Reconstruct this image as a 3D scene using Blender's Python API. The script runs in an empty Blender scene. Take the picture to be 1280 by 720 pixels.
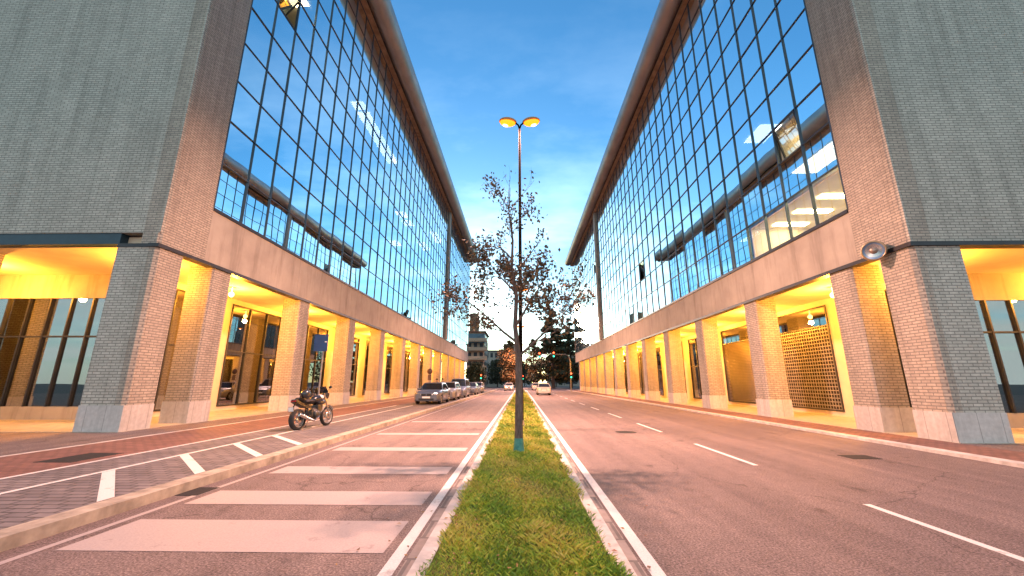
import bpy, math, random
import numpy as np
from mathutils import Vector, Matrix, Euler
R = math.radians
rnd = random.Random(7)
sc = bpy.context.scene
col = sc.collection

# ------------------------------------------------------------------ helpers
class MB:
    """collects geometry in world (or local) metres and links it as one mesh object"""
    def __init__(s):
        s.v = []; s.f = []; s.m = []; s.sm = []
    def face(s, pts, m=0, smooth=False):
        b = len(s.v); s.v += [tuple(p) for p in pts]
        s.f.append(tuple(range(b, b+len(pts)))); s.m.append(m); s.sm.append(smooth)
    def mesh(s, vs, fs, m=0, smooth=False):
        b = len(s.v); s.v += [tuple(p) for p in vs]
        for f in fs:
            s.f.append(tuple(b+i for i in f)); s.m.append(m); s.sm.append(smooth)
    def box(s, x0, x1, y0, y1, z0, z1, m=0):
        x0, x1 = min(x0, x1), max(x0, x1); y0, y1 = min(y0, y1), max(y0, y1); z0, z1 = min(z0, z1), max(z0, z1)
        vs = [(x0,y0,z0),(x1,y0,z0),(x1,y1,z0),(x0,y1,z0),(x0,y0,z1),(x1,y0,z1),(x1,y1,z1),(x0,y1,z1)]
        s.mesh(vs, [(0,3,2,1),(4,5,6,7),(0,1,5,4),(1,2,6,5),(2,3,7,6),(3,0,4,7)], m)
    def prism(s, poly, z0, z1, m=0):
        n = len(poly)
        a = sum(poly[i][0]*poly[(i+1)%n][1]-poly[(i+1)%n][0]*poly[i][1] for i in range(n))
        if a < 0: poly = poly[::-1]
        vs = [(x,y,z0) for x,y in poly]+[(x,y,z1) for x,y in poly]
        fs = [tuple(range(n-1,-1,-1)), tuple(range(n,2*n))]
        fs += [(i,(i+1)%n,n+(i+1)%n,n+i) for i in range(n)]
        s.mesh(vs, fs, m)
    def extr(s, poly, a0, a1, axis='x', m=0, smooth=False):
        # polygon in the two other axes, extruded along axis
        n = len(poly)
        def P(u, w, a):
            return (a,u,w) if axis == 'x' else ((u,a,w) if axis == 'y' else (u,w,a))
        vs = [P(u,w,a0) for u,w in poly]+[P(u,w,a1) for u,w in poly]
        s.mesh(vs, [tuple(range(n-1,-1,-1)), tuple(range(n,2*n))], m, False)
        s.mesh(vs, [(i,(i+1)%n,n+(i+1)%n,n+i) for i in range(n)], m, smooth)
    def tube(s, pts, rad, n=8, m=0, cap=True):
        pts = [Vector(p) for p in pts]
        if not isinstance(rad, (list, tuple)): rad = [rad]*len(pts)
        vs = []; fs = []
        d0 = (pts[1]-pts[0]).normalized()
        up = Vector((0,0,1)) if abs(d0.z) < .9 else Vector((1,0,0))
        for i, p in enumerate(pts):
            d = ((pts[min(i+1,len(pts)-1)]-pts[max(i-1,0)])).normalized()
            a = d.cross(up)
            if a.length < 1e-4: a = d.orthogonal()
            a.normalize(); b = d.cross(a).normalized(); up = -b if (-b).dot(up) > 0 else b
            a = d.cross(up).normalized(); b = up
            for k in range(n):
                t = 2*math.pi*k/n
                vs.append(p + a*(rad[i]*math.cos(t)) + b*(rad[i]*math.sin(t)))
        for i in range(len(pts)-1):
            for k in range(n):
                fs.append((i*n+k, i*n+(k+1)%n, (i+1)*n+(k+1)%n, (i+1)*n+k))
        s.mesh(vs, fs, m, True)
        if cap:
            s.mesh(vs[:n], [tuple(range(n))[::-1]], m); s.mesh(vs[-n:], [tuple(range(n))], m)
    def ell(s, c, r, nu=14, nv=8, m=0, rot=None, zmin=-1, zmax=1):
        vs = []; fs = []
        for j in range(nv+1):
            q = zmin+(zmax-zmin)*(0.5-0.5*math.cos(math.pi*j/nv)) if True else 0
            rr = math.sqrt(max(0,1-q*q))
            for i in range(nu):
                t = 2*math.pi*i/nu
                p = Vector((r[0]*rr*math.cos(t), r[1]*rr*math.sin(t), r[2]*q))
                if rot is not None: p = rot @ p
                vs.append((p.x+c[0], p.y+c[1], p.z+c[2]))
        for j in range(nv):
            for i in range(nu):
                fs.append((j*nu+i, j*nu+(i+1)%nu, (j+1)*nu+(i+1)%nu, (j+1)*nu+i))
        s.mesh(vs, fs, m, True)
        if zmin > -1: s.mesh(vs[:nu], [tuple(range(nu))[::-1]], m)
        if zmax < 1: s.mesh(vs[-nu:], [tuple(range(nu))], m)
    def lathe(s, prof, c, axis='z', n=20, m=0, smooth=True):
        vs = []; fs = []; k = len(prof)
        for i in range(n):
            t = 2*math.pi*i/n
            for r, h in prof:
                u, w = r*math.cos(t), r*math.sin(t)
                p = (u,w,h) if axis == 'z' else ((h,u,w) if axis == 'x' else (w,h,u))
                vs.append((p[0]+c[0],p[1]+c[1],p[2]+c[2]))
        for i in range(n):
            for j in range(k-1):
                fs.append((i*k+j, ((i+1)%n)*k+j, ((i+1)%n)*k+j+1, i*k+j+1))
        s.mesh(vs, fs, m, smooth)
    def build(s, name, mats, parent=None, off=None):
        if not isinstance(mats, (list, tuple)): mats = [mats]
        o0 = off if off is not None else (parent.get('_o', (0,0,0)) if parent is not None else (0,0,0))
        me = bpy.data.meshes.new(name)
        me.from_pydata([(a-o0[0], b-o0[1], c-o0[2]) for a,b,c in s.v], [], s.f)
        for mt in mats: me.materials.append(mt)
        n = len(me.polygons)
        me.polygons.foreach_set('material_index', s.m)
        me.polygons.foreach_set('use_smooth', s.sm)
        uv = me.uv_layers.new(name='UVMap')
        nl = len(me.loops)
        vi = np.empty(nl, int); me.loops.foreach_get('vertex_index', vi)
        co = np.array(s.v)[vi] if nl else np.zeros((0,3))
        nr = np.empty(n*3); me.polygons.foreach_get('normal', nr); nr = np.abs(nr.reshape(-1,3))
        tot = np.empty(n, int); me.polygons.foreach_get('loop_total', tot)
        nn = np.repeat(nr, tot, axis=0)
        ax = np.argmax(nn, axis=1)
        u = np.where(ax == 0, co[:,1], co[:,0]); w = np.where(ax == 2, co[:,1], co[:,2])
        uv.data.foreach_set('uv', np.stack([u,w],1).ravel())
        me.update()
        o = bpy.data.objects.new(name, me); col.objects.link(o)
        if parent is not None:
            o.parent = parent; o['_o'] = tuple(o0)
        return o

def tag(o, label=None, cat=None, group=None, kind=None):
    if label: o['label'] = label
    if cat: o['category'] = cat
    if group: o['group'] = group
    if kind: o['kind'] = kind
    return o
def thing(name, label, cat, loc=(0,0,0), group=None):
    o = bpy.data.objects.new(name, None); col.objects.link(o); o.empty_display_size = .3
    o.location = loc; o['_o'] = tuple(loc)
    return tag(o, label, cat, group)
def kids(o): return [c for c in list(bpy.data.objects) if c.parent == o]
def dup(o, loc, rotz, label, group=None):
    def rec(a, par):
        c = a.copy(); col.objects.link(c); c.parent = par
        for k in a.children: rec(k, c)
        return c
    r = rec(o, None); r.location = loc; r.rotation_euler = (0,0,rotz)
    r['label'] = label
    if group: r['group'] = group
    return r
def struct(o): o['kind'] = 'structure'; return o

# ------------------------------------------------------------------ materials
def nodes(name):
    m = bpy.data.materials.new(name); m.use_nodes = True
    nt = m.node_tree; b = nt.nodes['Principled BSDF']
    return m, nt, b
def N(nt, t, **kw):
    n = nt.nodes.new(t)
    for k, v in kw.items():
        if k in n.inputs: n.inputs[k].default_value = v
        else: setattr(n, k, v)
    return n
def L(nt, a, b): nt.links.new(a, b)
def ramp(nt, fac, stops):
    r = N(nt, 'ShaderNodeValToRGB'); e = r.color_ramp.elements
    e[0].position, e[0].color = stops[0][0], (*stops[0][1], 1)
    e[1].position, e[1].color = stops[-1][0], (*stops[-1][1], 1)
    for p, c in stops[1:-1]:
        x = e.new(p); x.color = (*c, 1)
    L(nt, fac, r.inputs[0]); return r.outputs[0]
def mul(nt, a, b, f=1.0, mode='MULTIPLY'):
    x = N(nt, 'ShaderNodeMix', data_type='RGBA', blend_type=mode); x.inputs[0].default_value = f
    L(nt, a, x.inputs[6])
    if isinstance(b, tuple): x.inputs[7].default_value = (*b, 1)
    else: L(nt, b, x.inputs[7])
    return x.outputs[2]
def coord(nt, kind='Object', scale=(1,1,1)):
    tc = N(nt, 'ShaderNodeTexCoord'); mp = N(nt, 'ShaderNodeMapping'); mp.inputs['Scale'].default_value = scale
    L(nt, tc.outputs[kind], mp.inputs[0]); return mp.outputs[0]
def noise(nt, vec, scale, detail=4, rough=.55):
    n = N(nt, 'ShaderNodeTexNoise', Scale=scale, Detail=detail, Roughness=rough); L(nt, vec, n.inputs['Vector']); return n.outputs[0]
def bump(nt, h, b, strength=.3, dist=.01):
    bp = N(nt, 'ShaderNodeBump'); bp.inputs['Strength'].default_value = strength; bp.inputs['Distance'].default_value = dist
    L(nt, h, bp.inputs['Height']); L(nt, bp.outputs[0], b.inputs['Normal'])
def flat(name, c, rough=.6, metal=0., var=.25, scale=3., spec=.5, coat=0.):
    m, nt, b = nodes(name)
    b.inputs['Roughness'].default_value = rough; b.inputs['Metallic'].default_value = metal
    b.inputs['Specular IOR Level'].default_value = spec; b.inputs['Coat Weight'].default_value = coat
    v = coord(nt); n = noise(nt, v, scale, 5)
    L(nt, ramp(nt, n, [(.3, tuple(x*(1-var) for x in c)), (.7, tuple(min(1,x*(1+var*.6)) for x in c))]), b.inputs['Base Color'])
    return m
def emis(name, c, s):
    m, nt, b = nodes(name)
    b.inputs['Base Color'].default_value = (*[min(1,x) for x in c],1); b.inputs['Emission Color'].default_value = (*c,1); b.inputs['Emission Strength'].default_value = s
    return m
def brick(name, c1, c2, mortar, bw=.25, rh=.083, ms=.012, var=.22, strength=.5, rough=.8):
    m, nt, b = nodes(name); b.inputs['Roughness'].default_value = rough
    v = coord(nt, 'UV')
    t = N(nt, 'ShaderNodeTexBrick'); L(nt, v, t.inputs['Vector'])
    t.inputs['Color1'].default_value = (*c1,1); t.inputs['Color2'].default_value = (*c2,1); t.inputs['Mortar'].default_value = (*mortar,1)
    t.inputs['Scale'].default_value = 1; t.inputs['Mortar Size'].default_value = ms; t.inputs['Brick Width'].default_value = bw; t.inputs['Row Height'].default_value = rh
    t.inputs['Mortar Smooth'].default_value = .2
    n1 = noise(nt, coord(nt,'Object',(1,1,.35)), .8, 6, .65)
    n2 = noise(nt, coord(nt,'Object'), 9, 3)
    c = mul(nt, t.outputs['Color'], ramp(nt, n1, [(.25,(1-var,)*3),(.75,(1.08,)*3)]))
    c = mul(nt, c, ramp(nt, n2, [(.3,(.85,)*3),(.7,(1.06,)*3)]))
    n3 = noise(nt, coord(nt,'Object',(1,1,.07)), 2.4, 5, .65); c = mul(nt, c, ramp(nt, n3, [(.30,(.74,.74,.73)),(.52,(1,1,1))]))
    L(nt, c, b.inputs['Base Color'])
    inv = N(nt, 'ShaderNodeMath', operation='SUBTRACT'); inv.inputs[0].default_value = 1; L(nt, t.outputs['Fac'], inv.inputs[1])
    bump(nt, inv.outputs[0], b, strength, .012)
    return m
def glass(name, tint, gl=.8, inner=None, wav=.02, rough=0.):
    """reflective glazing: mirror-like coating over see-through glass"""
    m = bpy.data.materials.new(name); m.use_nodes = True; nt = m.node_tree; nt.nodes.clear()
    out = N(nt, 'ShaderNodeOutputMaterial'); mx = N(nt, 'ShaderNodeMixShader')
    g = N(nt, 'ShaderNodeBsdfGlossy'); g.inputs['Color'].default_value = (*tint,1); g.inputs['Roughness'].default_value = rough
    t = N(nt, 'ShaderNodeBsdfTransparent'); t.inputs['Color'].default_value = (*(inner or (.8,.85,.85)),1)
    lw = N(nt, 'ShaderNodeLayerWeight'); lw.inputs['Blend'].default_value = .35
    mr = N(nt, 'ShaderNodeMapRange'); mr.inputs['From Max'].default_value = 1; mr.inputs['To Min'].default_value = gl; mr.inputs['To Max'].default_value = min(1, gl+.35)
    L(nt, lw.outputs['Fresnel'], mr.inputs['Value']); L(nt, mr.outputs[0], mx.inputs[0])
    L(nt, t.outputs[0], mx.inputs[1]); L(nt, g.outputs[0], mx.inputs[2]); L(nt, mx.outputs[0], out.inputs[0])
    if wav:
        n = noise(nt, coord(nt,'Object',(.5,.5,.35)), 1.0, 1)
        bp = N(nt, 'ShaderNodeBump'); bp.inputs['Strength'].default_value = wav; bp.inputs['Distance'].default_value = .3
        L(nt, n, bp.inputs['Height']); L(nt, bp.outputs[0], g.inputs['Normal'])
    return m

def asphalt_mat():
    m, nt, b = nodes('asphalt'); b.inputs['Roughness'].default_value = .75; b.inputs['Specular IOR Level'].default_value = .35
    v = coord(nt)
    f = noise(nt, v, 48, 5, .8); g = noise(nt, coord(nt,'Object',(1,.25,1)), .55, 6, .65); h = noise(nt, v, 5, 5)
    c = ramp(nt, f, [(.36,(.05,.038,.036)),(.5,(.175,.135,.127)),(.63,(.40,.32,.30))])
    c = mul(nt, c, ramp(nt, g, [(.3,(.72,.71,.72)),(.7,(1.12,1.1,1.08))]))
    c = mul(nt, c, ramp(nt, h, [(.3,(.85,.85,.85)),(.7,(1.08,1.08,1.08))]))
    tk = noise(nt, coord(nt,'Object',(1.3,.02,1)), 1.6, 3); c = mul(nt, c, ramp(nt, tk, [(.38,(.84,.83,.84)),(.58,(1.05,1.04,1.04))]))
    st = noise(nt, coord(nt,'Object',(1,.6,1)), 1.7, 3, .5); c = mul(nt, c, ramp(nt, st, [(.27,(.55,.54,.55)),(.36,(1,1,1))]))
    vo = N(nt, 'ShaderNodeTexVoronoi', feature='DISTANCE_TO_EDGE', Scale=.22)
    wv = N(nt, 'ShaderNodeVectorMath', operation='ADD'); nn = N(nt, 'ShaderNodeTexNoise', Scale=1.2, Detail=6); L(nt, v, nn.inputs['Vector']); L(nt, v, wv.inputs[0]); L(nt, nn.outputs['Color'], wv.inputs[1]); L(nt, wv.outputs[0], vo.inputs['Vector'])
    ck = ramp(nt, vo.outputs[0], [(.0,(.45,.44,.44)),(.004,(1,1,1))]); c = mul(nt, c, ck)
    L(nt, c, b.inputs['Base Color']); bump(nt, f, b, .6, .012)
    return m
def paint_mat(name, c, wear=.42):
    m, nt, b = nodes(name); b.inputs['Roughness'].default_value = .6
    v = coord(nt)
    f = noise(nt, v, 60, 4, .75); g = noise(nt, v, 2.2, 7, .7)
    base = ramp(nt, f, [(.3,tuple(x*.75 for x in c)),(.6,c)])
    w = ramp(nt, g, [(wear-.05,(.45,.41,.40)),(wear+.06,(1,1,1))])
    L(nt, mul(nt, base, w), b.inputs['Base Color']); bump(nt, f, b, .3, .006)
    return m
M = {}
M['asphalt'] = asphalt_mat()
M['paint'] = paint_mat('white_road_paint', (.72,.70,.68), .36)
M['zebra'] = paint_mat('worn_zebra_paint', (.42,.36,.35), .33)
M['wall'] = brick('beige_clinker_wall', (.53,.47,.39), (.42,.375,.315), (.24,.22,.20), .26, .085, .014)
M['wall_skylit'] = brick('skylit_clinker_wall', (.60,.58,.515), (.48,.465,.41), (.27,.265,.24), .26, .085, .014)  # copy of the beige clinker, cool sky light put into its colour
def concrete_mat():
    m, nt, b = nodes('smooth_concrete'); b.inputs['Roughness'].default_value = .8
    n = noise(nt, coord(nt), .7, 6, .6); k = noise(nt, coord(nt,'Object',(1,1,.10)), 1.6, 5, .7)
    c = ramp(nt, n, [(.3,(.32,.285,.245)),(.7,(.44,.40,.345))]); c = mul(nt, c, ramp(nt, k, [(.30,(.66,.64,.62)),(.50,(1,1,1))]))
    L(nt, c, b.inputs['Base Color']); bump(nt, noise(nt, coord(nt), 30, 4), b, .2, .004); return m
M['concrete'] = concrete_mat()
M['plinth'] = brick('pale_stone_plinth', (.62,.60,.58), (.56,.54,.53), (.35,.34,.33), .6, 1.2, .01, .25, .3, .55)
M['dark'] = flat('dark_metal', (.03,.032,.038), .45, .3, .3)
M['mullion'] = flat('blue_black_mullion', (.045,.075,.105), .4, .2, .2)
M['bluebeam'] = flat('dark_blue_beam', (.02,.05,.075), .45, .2, .2)
M['plaster'] = flat('cream_plaster', (.66,.58,.44), .85, 0, .12, 1.2)
M['eave'] = flat('brushed_metal_roof', (.36,.38,.40), .48, .4, .18, .5)
M['soffit'] = flat('brown_soffit', (.34,.25,.17), .6, 0, .4, 2.0)
M['arcade_floor'] = brick('arcade_stone_floor', (.50,.45,.38), (.44,.40,.34), (.28,.25,.22), .6, .6, .012, .2, .2, .45)
M['glass'] = glass('curtain_glass', (.90,.98,1.0), .93, (.55,.62,.66), .010)
M['glass_b'] = glass('curtain_glass_grey', (.84,.93,.97), .90, (.5,.58,.6), .016)
M['glass_c'] = glass('curtain_glass_pale', (.95,1.0,1.0), .88, (.6,.66,.68), .013, .02)
M['clear'] = glass('clear_glass', (.9,.95,1), .14, (.95,.97,.95), .008)
M['shop'] = glass('shop_glass', (.85,.86,.85), .34, (.55,.52,.47), .012)
M['interior'] = flat('office_interior', (.42,.40,.36), .9, 0, .2, 1)
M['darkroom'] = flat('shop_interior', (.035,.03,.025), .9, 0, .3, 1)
M['lampwarm'] = emis('office_lamp', (1,.80,.42), 13)
M['lampcool'] = emis('office_lamp_cool', (1,.95,.82), 6)
M['sodium'] = emis('sodium_lamp', (1,.62,.16), 5)
M['streetlens'] = emis('street_lamp_lens', (1,.22,.008), 1.25); M['bulb'] = emis('street_lamp_bulb', (1,.62,.15), 4)
M['galv'] = flat('galvanised_steel', (.30,.28,.26), .45, .6, .25, 3)
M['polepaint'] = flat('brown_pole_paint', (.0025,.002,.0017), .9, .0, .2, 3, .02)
M['headcase'] = flat('amber_lamp_case', (.55,.22,.05), .5, 0, .2, 3)
M['grille'] = flat('pale_grille_steel', (.30,.28,.24), .5, .3, .2, 3)
M['iron'] = flat('cast_iron', (.035,.033,.032), .85, 0, .3, 20, .2)
M['kerb'] = flat('pale_granite_kerb', (.55,.51,.48), .75, 0, .35, 5)
M['gutter'] = brick('gutter_setts', (.40,.34,.31), (.33,.28,.26), (.18,.16,.15), .5, .5, .02, .35, .4)
M['pavers'] = brick('red_brick_pavers', (.30,.14,.11), (.22,.105,.085), (.10,.06,.05), .24, .12, .012, .35, .5)
M['setts'] = brick('grey_block_paving', (.24,.21,.21), (.17,.15,.155), (.07,.06,.06), .30, .15, .014, .35, .7)
M['kerbside'] = flat('dirty_kerb_face', (.40,.34,.27), .8, 0, .45, 4)

# ------------------------------------------------------------------ ground, roads
g = MB(); g.box(-900,900,-300,1500,-1.0,-.03); struct(g.build('ground', flat('far_ground',(.10,.095,.09),.9)))
g = MB(); g.box(-4.88,9.6,-25,420,-.028,0); struct(g.build('road', M['asphalt']))
g = MB(); g.box(-220,-4.88,96,108,-.028,-.004); g.box(9.6,220,88,102,-.028,-.004); struct(g.build('cross_road', M['asphalt']))
# left pavement: strips side by side
def sheet(name, x0, x1, y0, y1, z, mat, thick=.16):
    b = MB(); b.box(x0,x1,y0,y1,z-thick,z); return struct(b.build(name, mat))
Y1 = 94
sheet('kerb', -5.16,-4.88,-25,Y1,.13,[M['kerbside']])
sheet('parking_bay', -6.82,-5.16,-25,Y1,.128,M['setts'])
sheet('paved_path', -7.86,-6.82,-25,Y1,.129,M['setts'])
sheet('brick_sidewalk', -10.15,-7.86,-25,Y1,.13,M['pavers'])
sheet('stone_edging', -10.27,-10.15,-25,Y1,.135,M['kerb'])
sheet('asphalt_sidewalk', -60,-10.27,-25,12.0,.125,M['asphalt'])
sheet('asphalt_sidewalk', -11.75,-10.27,12.0,Y1,.125,M['asphalt'])
sheet('arcade_floor', -60,-11.75,12.0,Y1,.14,M['arcade_floor'])
# right pavement
sheet('kerb', 9.3,9.6,-25,84,.07,M['kerb'])
sheet('brick_sidewalk', 9.6,11.06,-25,84,.05,M['pavers'])
sheet('arcade_floor', 11.06,60,10.9,84,.06,M['arcade_floor'])
sheet('asphalt_sidewalk', 11.06,60,-25,10.9,.045,M['asphalt'])
# painted markings
def marking(name, rects, mat, z):
    b = MB()
    for q in rects: b.face([(x,y,z) for x,y in q])
    return struct(b.build(name, mat))
def rq(x0,x1,y0,y1): return [(x0,y0),(x1,y0),(x1,y1),(x0,y1)]
marking('edge_line', [rq(-1.19,-1.07,-20,90)], M['paint'], .004)
marking('edge_line', [rq(1.07,1.19,-20,82)], M['paint'], .004)
marking('edge_line', [rq(-4.62,-4.54,-20,90)], M['zebra'], .004)
marking('lane_line', [rq(4.45,4.55,3.05+5.25*i,5.8+5.25*i) for i in range(-3,14)], M['paint'], .004)
marking('zebra_stripe', [rq(-4.42,-1.29,a,b) for a,b in ((2.6,3.5),(4.14,5.02),(5.62,6.28),(7.41,8.02),(9.8,10.28),(12.7,13.1),(16.6,17.0))], M['zebra'], .004)
marking('bay_line', [rq(-7.9,-7.8,-20,26)], M['paint'], .1345)
marking('bay_line', [rq(-6.87,-6.77,-20,26)], M['paint'], .1335)
marking('bay_line', [[(-6.76,6.78+1.5*i),(-5.17,5.2+1.5*i),(-5.17,5.42+1.5*i),(-6.76,7.0+1.5*i)] for i in range(-3,4)], M['paint'], .1335)
# tar patches / covers
b = MB(); b.lathe([(0,0),(.33,0)], (3.35,13.5,.004), 'z', 20); o = struct(b.build('manhole_cover', M['iron']))
b = MB(); b.box(-8.9,-8.2,7.6,8.6,.1,.134); o = struct(b.build('access_cover', M['iron']))
b = MB(); b.box(-4.87,-4.55,6.0,6.45,-.01,.006); struct(b.build('drain_grate', M['iron']))
b = MB(); b.box(6.9,7.5,9.0,9.45,-.01,.006); struct(b.build('drain_grate', M['iron']))
# median: kerb, gutter, lawn
b = MB()
for s in (-1,1):
    b.box(s*.76,s*.90,-20,86,-.02,.085)
struct(b.build('median_kerb', M['kerb']))
b = MB()
for s in (-1,1): b.box(s*.90,s*1.03,-20,86,-.02,.012)
struct(b.build('median_gutter', M['gutter']))
def lawn_mat():
    m, nt, b = nodes('lawn_soil'); b.inputs['Roughness'].default_value = .95
    v = coord(nt); n = noise(nt, v, 6, 6, .7)
    L(nt, ramp(nt, n, [(.3,(.05,.06,.012)),(.5,(.11,.12,.02)),(.7,(.18,.15,.035))]), b.inputs['Base Color']); bump(nt, noise(nt,v,40,4), b, .8, .03)
    return m
b = MB(); b.box(-.76,.76,-20,86,-.02,.075); struct(b.build('median_lawn', lawn_mat()))
def grass():
    rng = np.random.default_rng(3)
    n = 120000
    y = 2.6*np.exp(rng.random(n)*math.log(60/2.6)); x = (rng.random(n)*2-1)*(.785+.03*np.sin(y*3.3)*np.sin(y*1.3)+.02*np.sin(y*9))
    sz = np.clip(y/9, .75, 3.2)
    h = (.025+.045*rng.random(n)**1.5)*np.sqrt(sz)*(1+.5*np.sin(x*5+y*3.1)*np.sin(y*1.7+x*2))
    a = rng.random(n)*2*math.pi; w = .0045*sz
    lean = .6+rng.random(n)*.9; b2 = rng.random(n)*2*math.pi
    z0 = .073
    v = np.empty((n,4,3))
    dx, dy = np.cos(a)*w, np.sin(a)*w
    lx, ly = np.cos(b2)*h*lean, np.sin(b2)*h*lean
    v[:,0] = np.stack([x-dx,y-dy,np.full(n,z0)],1); v[:,1] = np.stack([x+dx,y+dy,np.full(n,z0)],1)
    v[:,2] = np.stack([x+lx*.5+dx*.8,y+ly*.5+dy*.8,z0+h*.7],1); v[:,3] = np.stack([x+lx,y+ly,z0+h],1)
    me = bpy.data.meshes.new('grass')
    me.vertices.add(n*4); me.vertices.foreach_set('co', v.ravel())
    fi = np.arange(n)[:,None]*4
    tri = np.concatenate([fi+[0,1,2], fi+[0,2,3]],1).reshape(-1)
    me.loops.add(n*6); me.loops.foreach_set('vertex_index', tri)
    me.polygons.add(n*2); me.polygons.foreach_set('loop_start', np.arange(n*2)*3); me.polygons.foreach_set('loop_total', np.full(n*2,3))
    pal = np.array([(.11,.22,.02),(.20,.33,.03),(.32,.42,.04),(.47,.48,.06),(.55,.45,.10),(.06,.11,.015)])
    patch = np.sin(x*4+y*2.3)*np.sin(y*1.3-x*3)+rng.normal(0,.55,n)
    k = np.clip(((patch+1.3)/2.6*5), 0, 4.99).astype(int); k = np.where(rng.random(n) < .12, 5, k)
    k = np.where((y > 5.2) & (rng.random(n) < .35), np.minimum(k+1, 4), k)
    mi = np.repeat(k, 2)
    for i, c in enumerate(pal):
        mm, nt, bb = nodes('grass_blade'); bb.inputs['Base Color'].default_value = (*c,1); bb.inputs['Roughness'].default_value = .6
        me.materials.append(mm)
    me.polygons.foreach_set('material_index', mi)
    me.update(calc_edges=True)
    o = bpy.data.objects.new('grass', me); col.objects.link(o)
    tag(o, 'short yellow green grass growing on the median strip', 'grass', kind='stuff')
grass()
# fallen leaves on the lawn
b = MB()
for i in range(420):
    y = 2.8*math.exp(rnd.random()*math.log(40/2.8)); x = rnd.uniform(-.85,.85)
    if rnd.random() < .25: x = rnd.choice((-1,1))*rnd.uniform(.8,1.6)
    r_ = rnd.uniform(.014,.03); a = rnd.random()*6.3; z = (.10 if abs(x)<.76 else (.092 if abs(x)<.9 else .017))
    b.face([(x+r_*math.cos(a+t)*q, y+r_*math.sin(a+t)*q, z+rnd.uniform(0,.012)) for t,q in ((0,1.2),(1.3,.6),(3.1,1),(4.7,.6))], rnd.randrange(3))
lm = [flat('fallen_leaf', c, .7) for c in ((.25,.09,.03),(.32,.18,.05),(.14,.07,.03))]
tag(b.build('fallen_leaves', lm), 'small brown leaves scattered over the median grass and kerbs', 'leaves', kind='stuff')

# ------------------------------------------------------------------ office buildings
lights = []
def point(name, loc, power, color, parent=None, r=.12):
    l = bpy.data.lights.new(name, 'POINT'); l.energy = power; l.color = color; l.shadow_soft_size = r
    o = bpy.data.objects.new(name, l); col.objects.link(o)
    o.location = loc
    if parent is not None:
        o.parent = parent; q = parent.get('_o', (0,0,0)); o.location = (loc[0]-q[0], loc[1]-q[1], loc[2]-q[2])
    return o
def disc(name, loc, power, color, parent, size):
    # downward facing disc light inside a lamp head
    l = bpy.data.lights.new(name, 'AREA'); l.shape = 'DISK'; l.size = size; l.energy = power; l.color = color
    o = bpy.data.objects.new(name, l); col.objects.link(o); o.location = loc; o.parent = parent
    return o
ARC_COL = (1.0,.37,.035); ARC_W = 480.
STREET_COL = (1.0,.50,.36); STREET_W = 1420.

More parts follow.
